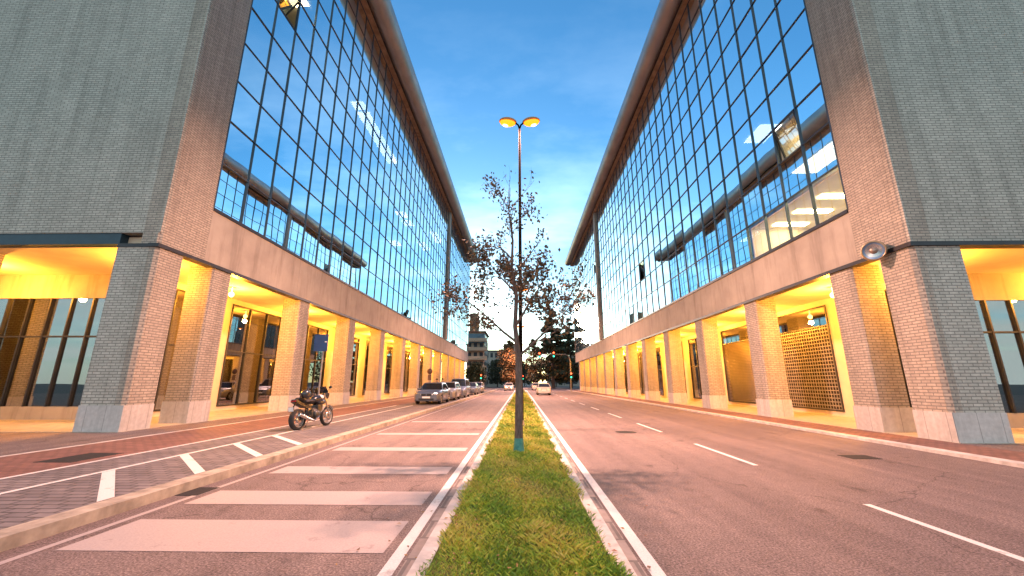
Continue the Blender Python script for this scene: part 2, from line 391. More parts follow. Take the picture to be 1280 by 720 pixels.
def building(label, s, XF, z0, Y0, band, zb, Yg, dy, dz, rows, Yd, Ye, cols, shops, pipe, pr, sof, depth_shop, lit, openw, kinds, panels, lintel):
    root = thing('office_building', label, 'building', (s*XF, Y0, z0), 'facing office buildings with arcades')
    zt = zb+rows*dz; W = 22
    X = lambda d: s*(XF+d)
    p1 = Yg-Y0
    def bx(mb, d0, d1, y0, y1, za, zc, m=0): mb.box(X(d0), X(d1), y0, y1, za, zc, m)
    # end wall above the arcade, same beige brick with cool sky light in its colour
    b = MB(); bx(b, .02, W, Y0, Y0+.4, lintel, zt+1.0); b.build('end_wall', M['wall_skylit'], root)
    b = MB(); bx(b, .02, W, Ye-.4, Ye, band, zt+1.0); b.build('far_end_wall', M['wall'], root)
    b = MB(); bx(b, W-.3, W, Y0+.4, Ye-.4, z0, zt+1.0); b.build('rear_wall', M['wall'], root)
    # brick corner strip on the street face (chamfered corner)
    b = MB(); b.prism([(X(0),Y0+.09),(X(.09),Y0-.003),(X(.6),Y0-.003),(X(.6),Yg),(X(0),Yg)], band+.02, zt+1.0); b.build('corner_wall', M['wall'], root)
    # concrete fascia over the arcade with joints
    b = MB(); y = Yg; k = 0
    while y < Ye-.1:
        y2 = min(y+dy*4, Ye)
        bx(b, 0, .45, y+.006, y2-.006, band+.02, zb-.12); y = y2
    b.build('fascia', M['concrete'], root)
    b = MB(); bx(b, -.06, .3, Y0-.06, Ye, band-.10, band+.02)
    b.box(X(.3), X(W), Y0-.06, Y0+.3, band-.10, band+.02) if s > 0 else b.box(X(.3),X(1.35),Y0-.02,Y0+.3,band-.1,band+.02)
    b.build('drip_band', M['dark'], root)
    b = MB(); bx(b, -.05, .4, Yg, Ye, zb-.12, zb); b.build('window_sill', M['dark'], root)
    if lintel > band+.1:
        b = MB(); bx(b, 1.35, W, Y0+.03, Y0+.4, band+.02, lintel-.003); b.build('lintel', M['bluebeam'], root)
    # floors, ceiling
    b = MB(); bx(b, .3, W-.3, Y0+.3, Ye-.4, band+.0, band+.35); b.build('arcade_ceiling', M['plaster'], root)
    b = MB(); bx(b, -.0, W, Y0+.02, Ye, zt+1.0, zt+1.5); b.build('roof', M['eave'], root)
    b = MB()
    for i in range(2, rows+1, 2): bx(b, .18, W-.3, Y0+.4, Ye-.4, zb+i*dz-.35, zb+i*dz-.05)
    bx(b, .12, W-.3, Y0+.4, Ye-.4, zb-.4, zb-.05)
    b.build('floor_slab', M['interior'], root)
    b = MB(); bx(b, 5.5, 5.7, Y0+.4, Ye-.4, zb, zt); b.build('office_partition', M['interior'], root)
    b = MB(); bx(b, .0, .3, Yg, Ye, zt+.002, zt+1.0); b.build('parapet_wall', M['dark'], root)
    # divider fin
    b = MB(); bx(b, -.22, .25, Yd-.55, Yd+.55, zb, zt+.4); b.build('facade_fin', M['concrete'], root)
    # eave: soffit, dark fascia, metal pipe-like roof edge
    px, pz = pipe
    b = MB(); bx(b, -sof, 0, Y0, Ye+.6, zt, zt+.14); b.build('soffit', M['soffit'], root)
    b = MB(); b.box(s*(px+pr*.6), X(-.02), Y0, Ye+.6, zt+.14, pz+.1); b.build('eave_fascia', M['dark'], root)
    b = MB(); n = 20
    b.extr([(s*px+pr*math.cos(2*math.pi*i/n), pz+pr*math.sin(2*math.pi*i/n)) for i in range(n)], Y0, Ye+.8, 'y', 0, True)
    b.box(s*px, X(.3), Y0, Ye+.6, pz+.1, pz+pr-.02)
    b.build('roof_edge', M['eave'], root)
    b = MB()
    for i in range(1, 8):
        yy = Y0+(Ye-Y0)*i/8
        b.extr([(s*px+(pr+.012)*math.cos(2*math.pi*i/n), pz+(pr+.012)*math.sin(2*math.pi*i/n)) for i in range(n)], yy, yy+.03, 'y', 0, True)
    b.build('roof_seam', M['eave'], root)
    # curtain wall
    ncol = int((Ye-Yg)/dy)
    panes = []
    for i in range(ncol):
        ya = Yg+i*dy; yc = min(ya+dy, Ye)
        if i == ncol-1: yc = Ye
        for j in range(rows):
            za = zb+j*dz; zc = za+dz
            if (i,j) in openw: continue
            d2 = XF**2+(ya+dy/2)**2+(za+dz/2)**2
            vis = (za+dz*.3) < 1.55+1.02*(ya+dy)+.0
            panes.append(((0 if vis else 1), d2**1.5, i, j, ya, yc, za, zc))
    panes.sort()
    rest = MB()
    for q, (v_, a_, i, j, ya, yc, za, zc) in enumerate(panes):
        t1, t2 = rnd.gauss(0,.0036), rnd.gauss(0,.0036)
        hy, hz = (yc-ya)/2, (zc-za)/2
        dd = .03+rnd.uniform(0,.004)
        pts = [(X(dd+t1*a*hy+t2*c*hz), (ya+yc)/2+a*hy, (za+zc)/2+c*hz) for a,c in ((-1,-1),(1,-1),(1,1),(-1,1))]
        if s > 0: pts = pts[::-1]
        gk = rnd.choices((0,1,2), (6,2,1))[0]; mat_ = M['clear'] if (i,j) in lit else M[('glass','glass_b','glass_c')[gk]]
        if q < 100 or (i,j) in lit:
            b = MB(); b.face(pts); b.build('window_pane', mat_, root)
        else: rest.face(pts, gk)
    o = rest.build('window_panes', [M['glass'],M['glass_b'],M['glass_c']], root); o['kind'] = 'stuff'
    b = MB()
    for i in range(ncol+1):
        y = Yg+i*dy if i < ncol else Ye
        bx(b, -.018, .10, y-.023, y+.023, zb, zt)
    for j in range(rows+1):
        z = zb+j*dz
        bx(b, -.012, .095, Yg, Ye, z-.018, z+.018)
    b.build('mullion_grid', M['mullion'], root)
    # open top-hung windows
    for (i,j), ang in openw.items():
        ya, za = Yg+i*dy+.05, zb+j*dz+.04; wy, wz = dy-.1, dz-.08
        Rm = Matrix.Rotation(-s*ang if True else ang, 3, 'Y')
        def tr(d, y, z):   # hinge at the top edge
            q = Vector((s*d, 0, z-wz)); q = Rm @ q
            return (X(-.05)+q.x, ya+y, za+wz+q.z)
        b = MB(); fr = .07
        for (y0,y1,zA,zB) in ((0,wy,0,fr),(0,wy,wz-fr,wz),(0,fr,fr,wz-fr),(wy-fr,wy,fr,wz-fr)):
            vs = [tr(d,y,z) for d,y,z in ((0,y0,zA),(.06,y0,zA),(.06,y1,zA),(0,y1,zA),(0,y0,zB),(.06,y0,zB),(.06,y1,zB),(0,y1,zB))]
            b.mesh(vs, [(0,3,2,1),(4,5,6,7),(0,1,5,4),(1,2,6,5),(2,3,7,6),(3,0,4,7)])
        f = b.build('open_window', M['dark'], root)
        b = MB(); b.face([tr(.03,fr,fr),tr(.03,wy-fr,fr),tr(.03,wy-fr,wz-fr),tr(.03,fr,wz-fr)]); b.build('pane', M['clear'] if (i,j) in lit else M['glass'], f)
    # lit rooms
    rooms = {}
    for (i,j) in lit: rooms.setdefault(j, []).append(i)
    for j, cc in rooms.items():
        ya, yc = Yg+min(cc)*dy+.05, Yg+(max(cc)+1)*dy-.05
        za = zb+j*dz
        b = MB(); bx(b, 3.4, 3.5, ya, yc, za+.03, za+dz-.06); bx(b, .2, 3.4, ya-.06, ya, za+.03, za+dz-.06); bx(b, .2, 3.4, yc, yc+.06, za+.03, za+dz-.06)
        bx(b, .2, 3.4, ya, yc, za+dz-.12, za+dz-.06); bx(b, .2, 3.4, ya, yc, za-.0, za+.04)
        b.build('office_room', M['plaster'], root)
        k = 0
        for i in cc:
            b = MB(); y = Yg+(i+.5)*dy; bx(b, .9, 2.4, y-.16, y+.16, za+dz-.17, za+dz-.125); b.build('ceiling_light', M['lampwarm'], root)
        b = MB(); bx(b, 1.2, 1.9, ya+.4, yc-.6, za+.04, za+.5); b.build('desk', M['dark'], root)
    for (i, j, L_, mt) in panels:
        b = MB(); y = Yg+i*dy; z = zb+j*dz-.37; bx(b, .5, 1.5, y, y+L_*dy, z-.05, z); b.build('ceiling_light', M[mt], root)
    # arcade columns and corner pier
    def column(name, y0, y1, d0, d1, top, mat=M['wall']):
        b = MB(); c = .05
        ax, bxx = X(d0), X(d1); sx = 1 if bxx > ax else -1
        b.prism([(ax,y0+c),(ax+sx*c,y0),(bxx-sx*c,y0),(bxx,y0+c),(bxx,y1-c),(bxx-sx*c,y1),(ax+sx*c,y1),(ax,y1-c)], z0+.75, top)
        o = b.build(name, mat, root)
        b = MB(); e = .012
        b.box(ax-sx*e, bxx+sx*e, y0-e, y1+e, z0-.02, z0+.75); b.build('plinth', M['plinth'], o)
        return o
    # beige brick corner pier; end face coloured paler and cooler for sky light
    b = MB(); y1 = Y0+(1.0 if s < 0 else 1.05)
    b.prism([(X(.002),Y0+.10),(X(.10),Y0+.004),(X(.30),Y0+.004),(X(.30),y1),(X(.002),y1)], z0+.75, band-.1)
    o = b.build('corner_pier', M['wall'], root)
    b = MB(); bx(b, .30, 1.35, Y0+.01, y1, z0+.75, band-.1 if s > 0 else band+.0)
    b.build('end_facing', M['wall_skylit'], o)
    b = MB(); bx(b, -.012, 1.365, Y0-.008, y1+.012, z0-.02, z0+.75); b.build('plinth', M['plinth'], o)
    for y in cols: column('column', y, y+1.0, .02, 1.0, band-.0)
    for d in (6.4, 11.9): column('column', Y0+.02, Y0+1.0, d, d+1.1, band, M['wall_skylit'])
    # shop wall with openings
    D = depth_shop; zs = z0+.22; ztop = band-.28
    b = MB(); y = Y0+D
    ys = sorted(shops)
    cur = y
    for a, c in ys:
        if a > cur+.02: bx(b, D, D+.3, cur, a, z0, band)
        bx(b, D, D+.3, a, c, z0, zs); bx(b, D, D+.3, a, c, ztop, band)
        cur = c
    bx(b, D, D+.3, cur, Ye-.4, z0, band)
    b.build('shop_wall', M['plaster'], root)
    for q, (a, c) in enumerate(ys):
        kind = kinds.get(q, 'glass')
        f = MB(); fr = .07
        for yy in np.linspace(a, c, 4 if kind == 'glass' else 2): bx(f, D-.05, D+.09, yy-fr/2 if a < yy < c else (yy if yy == a else yy-fr), yy+fr/2 if a < yy < c else (yy+fr if yy == a else yy), zs, ztop)
        bx(f, D-.045, D+.085, a+fr, c-fr, zs, zs+fr); bx(f, D-.045, D+.085, a+fr, c-fr, ztop-fr, ztop)
        tz = zs+(ztop-zs)*.53 if kind == 'glass' else ztop-.95
        bx(f, D-.045, D+.085, a+fr, c-fr, tz-.03, tz+.03)
        sh = f.build('shopfront', M['dark'], root)
        b = MB()
        n_ = 3 if kind == 'glass' else 1
        e = np.linspace(a, c, n_+1)
        for k in range(n_):
            for zA, zB in ((zs,tz),(tz,ztop)):
                if kind != 'glass' and zB == tz: continue
                t_ = rnd.gauss(0,.002); t2 = rnd.gauss(0,.0015)
                pts = [(X(D+.02+t_*u), yy, zz+0) for u,yy,zz in ((-1,e[k],zA),(1,e[k+1],zA),(1,e[k+1],zB),(-1,e[k],zB))]
                b.face(pts if s < 0 else pts[::-1])
        b.build('glazing', M['shop'], sh)
        if kind == 'grille':
            b = MB()
            yy = a+.1
            while yy < c-.1: bx(b, D-.02, D+.0, yy, yy+.03, zs, tz); yy += .17
            zz = zs+.05
            while zz < tz: bx(b, D-.025, D+.005, a+fr, c-fr, zz, zz+.045); zz += .17
            b.build('roller_grille', M['grille'], sh)
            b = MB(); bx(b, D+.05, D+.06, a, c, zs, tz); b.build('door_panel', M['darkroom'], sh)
        if kind == 'shutter':
            b = MB(); zz = zs
            while zz < tz-.05:
                b.extr([(X(D-.02),zz),(X(D+.02),zz+.09),(X(D+.03),zz+.09),(X(D+.03),zz)], a+fr, c-fr, 'y'); zz += .1
            b.build('roller_shutter', flat('brown_shutter', (.06,.042,.03), .5, .3), sh)
    # end-side shop wall (dark glazing with a grid)
    b = MB(); bx(b, D+.3, W-.3, Y0+D, Y0+D+.25, z0, z0+.5); bx(b, D+.3, W-.3, Y0+D, Y0+D+.25, band-1.0, band); b.build('end_shop_wall', M['concrete'], root)
    b = MB()
    for k in range(16): bx(b, D+.3+k*.9, D+.36+k*.9, Y0+D-.03, Y0+D+.1, z0+.5, band-1.0)
    bx(b, D+.3, W-.3, Y0+D-.02, Y0+D+.09, z0+3.2, z0+3.26)
    f = b.build('end_shopfront', M['dark'], root)
    b = MB(); bx(b, D+.3, W-.3, Y0+D+.05, Y0+D+.06, z0+.5, band-1.0); b.build('glazing', M['shop'], f)
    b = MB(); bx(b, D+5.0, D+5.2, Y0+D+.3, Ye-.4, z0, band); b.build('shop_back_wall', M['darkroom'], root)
    # arcade lamps
    ly = [Y0+1.9]+[(cols[i]+1+cols[i+1])/2 for i in range(len(cols)-1)]
    for q, y in enumerate(ly):
        b = MB(); b.tube([(X(1.9),y,band-.24),(X(1.9),y,band+.01)], .02, 6); b.ell((X(1.9),y,band-.34),(.12,.12,.12),14,8)
        o = b.build('arcade_lamp', M['sodium'], root)
        point('arcade_light', (X(1.9), y, band-.66), ARC_W*rnd.uniform(.7,1.2), ARC_COL, root, .12)
    for d in (8.5,):
        b = MB(); b.tube([(X(d),Y0+1.9,band-.24),(X(d),Y0+1.9,band+.01)], .02, 6); b.ell((X(d),Y0+1.9,band-.34),(.12,.12,.12),14,8)
        b.build('arcade_lamp', M['sodium'], root)
        point('arcade_light', (X(d), Y0+1.9, band-.66), ARC_W, ARC_COL, root, .12)
    return root

Lc = [14.5]+[20.75+6.38*i for i in range(11)]
Ls = [(16.3,18.9)]+[(14.35+6.38*i, 18.9+6.38*i) for i in range(1,12) if 18.9+6.38*i < 89]
building('long glazed office block over a lit arcade on the left of the road',
    -1, 11.8, .13, 12.05, 5.95, 8.1, 13.95, 1.57, 1.92, 11, 62, 90, Lc, Ls, (10.82,30.22), .87, .40, 3.7,
    set(), {(1,6):.62}, {}, [(2.0,8,1,'lampwarm'),(9,8,3,'lampcool'),(8.2,8,.6,'lampcool'),(12,8,2,'lampcool'),(16,6,1,'lampcool'),(17.5,6,1,'lampcool'),(22,6,2,'lampcool'),(15,4,1,'lampcool'),(26,8,3,'lampcool')], 6.35)
Rc = [13.1]+[18.75+5.78*i for i in range(11)]
Rs = [(14.9,17.6)]+[(18.9+5.78*i, 23.3+5.78*i) for i in range(0,11) if 23.3+5.78*i < 81]
building('long glazed office block on the right with yellow lit rooms and open windows',
    1, 11.1, .04, 10.95, 5.42, 7.25, 12.72, 1.455, 1.69, 11, 55, 82, Rc, Rs, (10.32,26.75), .71, .34, 3.4,
    {(0,0),(1,0),(2,0),(3,0),(1,2)}, {(1,2):.22,(15,2):.35,(30,6):.3,(38,8):.3,(41,7):.3}, {1:'grille',2:'shutter'}, [(0,2,2,'lampwarm'),(3,4,1,'lampcool')], 5.44)

exec_marker = 0
# ------------------------------------------------------------------ street lamps on the median
def street_lamp(loc, label, first=None):
    if first is not None: return dup(first, loc, 0, label, 'double headed street lamps on the median')
    root = thing('street_lamp', label, 'street lamp', (0,0,0), 'double headed street lamps on the median')
    H = 11.7
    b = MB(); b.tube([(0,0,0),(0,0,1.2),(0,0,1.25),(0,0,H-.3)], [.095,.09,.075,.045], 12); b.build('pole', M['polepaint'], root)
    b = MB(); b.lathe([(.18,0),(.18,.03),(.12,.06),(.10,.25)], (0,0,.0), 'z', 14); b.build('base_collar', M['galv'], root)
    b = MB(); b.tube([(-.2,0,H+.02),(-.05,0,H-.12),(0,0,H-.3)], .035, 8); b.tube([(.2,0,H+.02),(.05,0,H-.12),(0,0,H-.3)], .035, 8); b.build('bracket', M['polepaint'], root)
    for s in (-1,1):
        b = MB(); b.ell((s*.47,0,H+.04), (.36,.22,.16), 18, 10, 0, Matrix.Rotation(s*-.12,3,'Y'), -.15, 1)
        h = b.build('lamp_head', M['headcase'], root)
        b = MB(); b.ell((s*.48,0,H+.02), (.32,.19,.17), 18, 8, 0, Matrix.Rotation(s*-.12,3,'Y'), -1, -.05); b.build('lamp_lens', M['streetlens'], h)
        b = MB(); b.ell((s*.54,0,H-.07), (.15,.10,.10), 14, 8); b.build('bulb', M['bulb'], h)
        disc('street_light', (s*.52,0,H-.26), STREET_W, STREET_COL, root, .3)
    root.location = loc
    return root
lamp0 = street_lamp((.0,14.1,.07), 'tall double headed street lamp just behind the sparse tree, largest of the lit lamps')
street_lamp((.02,44,.07), 'double headed street lamp farther down the median, seen through the branches of the sparse tree', lamp0)
street_lamp((-.02,-17,.07), 'double headed street lamp added unseen behind the viewer to warm the end walls', lamp0)  # continues the row out of view, added for warm light on the end walls
street_lamp((.05,112,.0), 'double headed street lamp added past the crossing to light the far end, behind the slender trunk', lamp0)  # hidden by the trunk, added to lift the dark background
street_lamp((.03,75,.07), 'most distant double headed street lamp on the median, near the crossing', lamp0)

# ------------------------------------------------------------------ trees
def leaf_mats(name, cols): return [flat(name, c, .75, 0, .2, 8) for c in cols]
def branch_tree(name, loc, label, H, trunk_r, fork, spread, nl, leaf, lmats, bark, seed, first_limbs=9, teal=None, leader=(0,0), group=None, leafden=1.0):
    r = random.Random(seed)
    root = thing(name, label, 'tree', loc, group)
    wood = MB(); tips = []
    def grow(p, d, length, rad, lev):
        n = 4; pts = [p.copy()]; rr = [rad]
        for i in range(n):
            d = (d+Vector((r.gauss(0,.13),r.gauss(0,.13),r.gauss(.05,.07)))).normalized()
            p = p+d*(length/n); pts.append(p.copy()); rr.append(rad*(1-.72*(i+1)/n))
        wood.tube(pts, rr, 6 if lev < 2 else 4, 0, False)
        if lev < 3:
            k = {0:7,1:5,2:4}[lev]
            for q in range(k):
                t = .25+.75*(q+r.random()*.6)/k; t = min(t,.99)
                i = min(int(t*n), n-1); base = pts[i].lerp(pts[i+1], t*n-i)
                dd = (pts[i+1]-pts[i]).normalized()
                a = dd.orthogonal().normalized(); a.rotate(Matrix.Rotation(r.random()*6.28,3,dd))
                nd = (dd*.75+a*r.uniform(.5,.85)+Vector((0,0,.12))).normalized()
                grow(base, nd, length*r.uniform(.38,.55), max(rr[i]*.5,.003), lev+1)
        if lev >= 2: tips.extend(pts[1:]+[pts[2].lerp(pts[3],.5)])
        elif lev == 1: tips.extend(pts[2:])
    F = Vector((0,0,fork))
    tp = [Vector((0,0,-.05)),Vector((.0,0,.25)),Vector((.01,0,fork*.6)),F]
    tr = MB(); tr.tube(tp, [trunk_r*1.3,trunk_r,trunk_r*.9,trunk_r*.82], 12)
    # leader
    lp = [F]
    hh = H-fork
    for i in range(1,7):
        lp.append(Vector((leader[0]*i/6+r.gauss(0,.03)*H/6, leader[1]*i/6+r.gauss(0,.03)*H/6, fork+hh*.93*i/6)))
    lr = [trunk_r*.7*(1-.9*i/6) for i in range(7)]
    wood.tube(lp, lr, 7, 0, False)
    for q in range(first_limbs):
        t = (q/(first_limbs-1))**1.1*.86
        i = min(int(t*6),5); base = lp[i].lerp(lp[i+1], t*6-i)
        az = q*2.4+r.random()*.7
        up = .62+.6*t
        d = Vector((math.cos(az),math.sin(az)*.9,up)).normalized()
        ln = spread*(1.12-.75*t)*r.uniform(.85,1.15)
        grow(base, d, ln, max(lr[i]*.55,.008), 1 if t > .45 else 0)
    for k in range(3): grow(lp[4+min(k,1)], Vector((r.gauss(0,.35),r.gauss(0,.35),1)).normalized(), hh*.22, .012, 2)
    lv = MB()
    for q in range(int(nl*leafden)):
        p = r.choice(tips)+Vector((r.gauss(0,.08),r.gauss(0,.08),r.gauss(0,.08)))*H/6.6
        a = Vector((r.gauss(0,1),r.gauss(0,1),r.gauss(0,.8))).normalized(); b2 = a.orthogonal().normalized(); b2.rotate(Matrix.Rotation(r.random()*6.28,3,a))
        c = a.cross(b2); s = leaf*r.uniform(.6,1.25)
        lv.face([p-b2*s, p+c*s*.62+a*s*.15, p+b2*s*1.1, p-c*s*.62+a*s*.15], r.randrange(len(lmats)))
    off = (0,0,0)
    t_o = tr.build('trunk', bark, root, (0,0,0))
    if teal:
        m_, nt_, bb_ = nodes('teal_trunk_paint'); bb_.inputs['Roughness'].default_value = .8
        n_ = noise(nt_, coord(nt_), 9, 5); L(nt_, ramp(nt_, n_, [(.35,(.03,.16,.15)),(.6,(.07,.26,.23))]), bb_.inputs['Base Color'])
        b = MB(); b.tube([(0,0,.02),(0,0,.12),(.0,0,.30)], [trunk_r*1.34,trunk_r*1.2,trunk_r*1.03], 12, 0, False); b.build('trunk_sleeve', m_, t_o, (0,0,0))
    wood.build('branches', bark, root, (0,0,0))
    lv.build('crown', lmats, root, (0,0,0))
    return root
def bark_mat():
    m, nt, b = nodes('bark'); b.inputs['Roughness'].default_value = .9
    n = noise(nt, coord(nt,'Object',(1,1,.25)), 22, 6, .7)
    L(nt, ramp(nt, n, [(.3,(.045,.035,.032)),(.7,(.16,.125,.11))]), b.inputs['Base Color']); bump(nt, n, b, .8, .02)
    return m
bark = bark_mat()
branch_tree('street_tree', (-.05,9.2,.07), 'slender sparse tree with brown leaves on the grass, teal paint round its trunk foot', 6.6, .092, 2.05, 1.45, 4600, .046,
    leaf_mats('autumn_leaf', [(.075,.066,.058),(.11,.09,.07),(.22,.12,.05),(.09,.088,.06)]), bark, 11, 10, True, (-.22,.0))

def clump_tree(name, loc, label, H, w, base, n, leaf, lmats, seed, conic=False, trunk_r=.3, group=None):
    r = random.Random(seed); root = thing(name, label, 'tree', loc, group)
    lv = MB(); wd = MB()
    wd_t = MB(); wd_t.tube([(0,0,-.05),(r.gauss(0,.1),0,H*.4),(r.gauss(0,.2),0,H*.9)], [trunk_r,trunk_r*.7,.04], 8)
    lobes = []
    for i in range(26 if conic else 20):
        t = (i+.5)/(26 if conic else 20); z = base+(H-base)*t
        rad = w*((1-t)**.8*1.0+.05) if conic else w*math.sqrt(max(.05,1-(2*t-.9)**2))
        az = i*2.4+r.random(); q = rad*r.uniform(.45,.8)
        c = Vector((q*math.cos(az), q*math.sin(az), z+r.gauss(0,.2)))
        lr_ = rad*r.uniform(.4,.62)+.25
        lobes.append((c, lr_)); wd.tube([(0,0,max(base*.7,z-q*.5)), tuple(c)], [.07,.02], 5)
    for i in range(n):
        c, lr_ = r.choice(lobes)
        d = Vector((r.gauss(0,1),r.gauss(0,1),r.gauss(0,.6 if conic else .8))).normalized()*lr_*(r.random()**.4)
        if conic: d.z *= .45
        p = c+d
        a = Vector((r.gauss(0,1),r.gauss(0,1),r.gauss(0,1)+.4)).normalized(); b2 = a.orthogonal().normalized(); c2 = a.cross(b2); s = leaf*r.uniform(.6,1.3)
        lv.face([p-b2*s, p+c2*s*.6, p+b2*s, p-c2*s*.6], r.randrange(len(lmats)))
    wd_t.build('trunk', bark, root, (0,0,0)); wd.build('limbs', bark, root, (0,0,0)); lv.build('crown', lmats, root, (0,0,0))
    return root
dk = leaf_mats('dark_needle', [(.03,.045,.03),(.04,.06,.03),(.06,.08,.04),(.20,.11,.04)])
au = leaf_mats('rust_leaf', [(.22,.11,.035),(.16,.09,.035),(.10,.08,.03),(.28,.14,.05)])
gr = leaf_mats('dull_leaf', [(.03,.045,.018),(.045,.06,.025),(.06,.065,.03)])
clump_tree('conifer', (8.6,108,0), 'large dark conifer behind the traffic lights, tallest tree in the view', 21.0, 5.6, 2.2, 16000, .36, dk, 5, True, .5)
clump_tree('conifer', (14.5,118,0), 'dark conifer beside the far end of the right building, behind the larger one', 20.0, 5.0, 2.0, 12000, .36, dk, 6, True, .5)
for i, (x, y, h, w, m_, lab) in enumerate([(-3.4,118,13.5,3.2,au,'rust coloured autumn tree directly behind the slender tree trunk'),
        (3.9,126,14.5,2.6,au,'golden brown tree on the left flank of the big dark conifer'),
        (-8.0,140,9,4.2,gr,'low dark green tree at the end of the left carriageway'),
        (-12.5,112,6.5,2.6,gr,'small dark tree below the balconied tower'),
        (1.5,170,9,5,gr,'hazy dark green tree at the far end of the median'),
        (-3.5,190,11,6,gr,'farthest dull green tree closing the left side of the street'),
        (13,150,11,5,gr,'dull green tree low behind the conifers on the right'),
        (26,116,15,6,gr,'broad green tree beyond the right building, seen mostly as a reflection')]):
    clump_tree('tree', (x,y,0), lab, h, w, 1.6, 3200, .30, m_, 20+i, False, .22)

# ------------------------------------------------------------------ buildings beyond the crossing
def far_block(label, x0, x1, y0, y1, H, wallc, floors, bays, roofc=None, balcony=False, cat='building', name='apartment_building', top=None):
    root = thing(name, label, cat, ((x0+x1)/2, y0, 0))
    wm = flat('far_wall', wallc, .9, 0, .2, .4); dkm = M['glassfar']
    b = MB(); b.box(x0,x1,y0,y1,-.03,H); b.build('wall', wm, root)
    b = MB(); b.box(x0-.4,x1+.4,y0-.4,y1+.4,H,H+.5); b.build('roof', flat('far_roof', roofc or (.18,.10,.07), .8), root)
    fh = H/floors; bw = (x1-x0)/bays
    for f in range(floors):
        for k in range(bays):
            b = MB(); xa = x0+bw*(k+.22); xb = x0+bw*(k+.78); za = f*fh+fh*.30; zb_ = f*fh+fh*.82
            b.box(xa,xb,y0-.05,y0+.02,za,zb_); w = b.build('window', dkm, root)
        if balcony and f:
            b = MB(); b.box(x0+.3,x1+.9,y0-1.3,y0-.02,f*fh-.1,f*fh+.08); b.box(x0+.3,x1+.9,y0-1.35,y0-1.3,f*fh+.08,f*fh+.95); b.build('balcony', flat('balcony_concrete', tuple(c*1.1 for c in wallc), .8), root)
    n = max(4, int((y1-y0)/4))
    if x1 < 0:
        for f in range(floors):
            for k in range(n):
                b = MB(); ya = y0+(y1-y0)*(k+.25)/n; b.box(x1-.02,x1+.05,ya,ya+(y1-y0)/n*.5,f*fh+fh*.3,f*fh+fh*.82)
                b.build('window', dkm, root)
    if top:
        b = MB(); b.box(top[0],top[1],y0+1,y0+6,H+.5,top[2]); b.build('stair_tower', flat('brown_cladding', (.22,.15,.09), .8), root)
        b = MB(); b.box(x0+.4,x1+.2,y0-.3,y0+.0,H-3.2,H-.4); b.build('glazed_loggia', M['bluepanel'], root)
    return root
m_, nt_, b_ = nodes('far_window'); b_.inputs['Base Color'].default_value = (.04,.05,.065,1); b_.inputs['Roughness'].default_value = .12; M['glassfar'] = m_
M['bluepanel'] = flat('blue_grey_glazing', (.12,.20,.27), .25, 0, .4, 1.0)
far_block('brown balconied tower with a blue glazed top storey beyond the left building', -16.2,-10.9,120,134,16.2,(.42,.33,.25),6,3,(.20,.09,.06),True,top=(-15.6,-13.2,22.3))
far_block('low grey apartment row with many windows left of the road end', -15,-6.6,150,215,12.8,(.45,.42,.38),4,5,(.16,.13,.12))
far_block('reddish house half hidden by the rust coloured tree', -7.0,-1.0,170,190,17.0,(.50,.33,.26),5,4,(.24,.11,.08))
far_block('pale block at the far right beyond the conifers', 12,30,170,190,12,(.34,.31,.28),4,6,(.2,.14,.11))
far_block('grey block closing the end of the street', -9,9,330,345,14,(.4,.38,.38),4,7,(.17,.14,.13))
far_block('tall grey block past the crossing, far left side of the street', -60,-32,118,150,26,(.30,.29,.28),8,6,(.15,.14,.13))

# ------------------------------------------------------------------ traffic lights
def signal(mb_root, c, red=True, green=True, face=-1):
    b = MB(); b.box(c[0]-.17,c[0]+.17,c[1]-.12,c[1]+.12,c[2]-.48,c[2]+.48); h = b.build('signal_head', M['dark'], mb_root)
    for k, (dz_, mt) in enumerate(((.31,'red' if red else 'off'),(0,'off'),(-.31,'green' if green else 'off'))):
        b = MB(); b.lathe([(0,-.03),(.13,-.02),(.15,0)], (c[0],c[1]-.12,c[2]+dz_), 'y', 14); b.build('signal_lens', M[mt], h)
        b = MB(); b.extr([(c[0]+.14*math.cos(a),c[2]+dz_+.14*math.sin(a)) for a in np.linspace(0,math.pi,9)]+[(c[0]+.125*math.cos(a),c[2]+dz_+.125*math.sin(a)) for a in np.linspace(math.pi,0,9)], c[1]-.32, c[1]-.12, 'y'); b.build('visor', M['dark'], h)
M['red'] = emis('signal_red', (1,.07,.02), 5.0); M['green'] = emis('signal_green', (.03,.9,.5), 1.6); M['off'] = flat('unlit_lens', (.05,.05,.03), .3)
t = thing('traffic_light', 'traffic light with a long arm carrying two heads over the right carriageway', 'traffic light', (8.8,72,.0), 'traffic lights at the crossing')
b = MB(); b.tube([(8.8,72,0),(8.8,72,5.2),(8.6,72,6.05),(8.0,72,6.4),(3.0,72,6.5)], [.1,.09,.08,.07,.05], 10); b.build('mast_arm', M['galv'], t)
signal(t, (5.9,72,6.4)); signal(t, (3.35,72,6.3)); signal(t, (8.85,71.75,2.75))
def post_signal(loc, label):
    t = thing('traffic_light', label, 'traffic light', loc, 'traffic lights at the crossing')
    b = MB(); b.tube([loc,(loc[0],loc[1],loc[2]+2.2)], .055, 10); b.build('post', M['galv'], t)
    signal(t, (loc[0],loc[1]-.05,loc[2]+2.6))
    return t
post_signal((-8.4,86,.13), 'post mounted traffic light at the end of the left pavement')
post_signal((.42,88,.0), 'post mounted traffic light at the tip of the grass median')

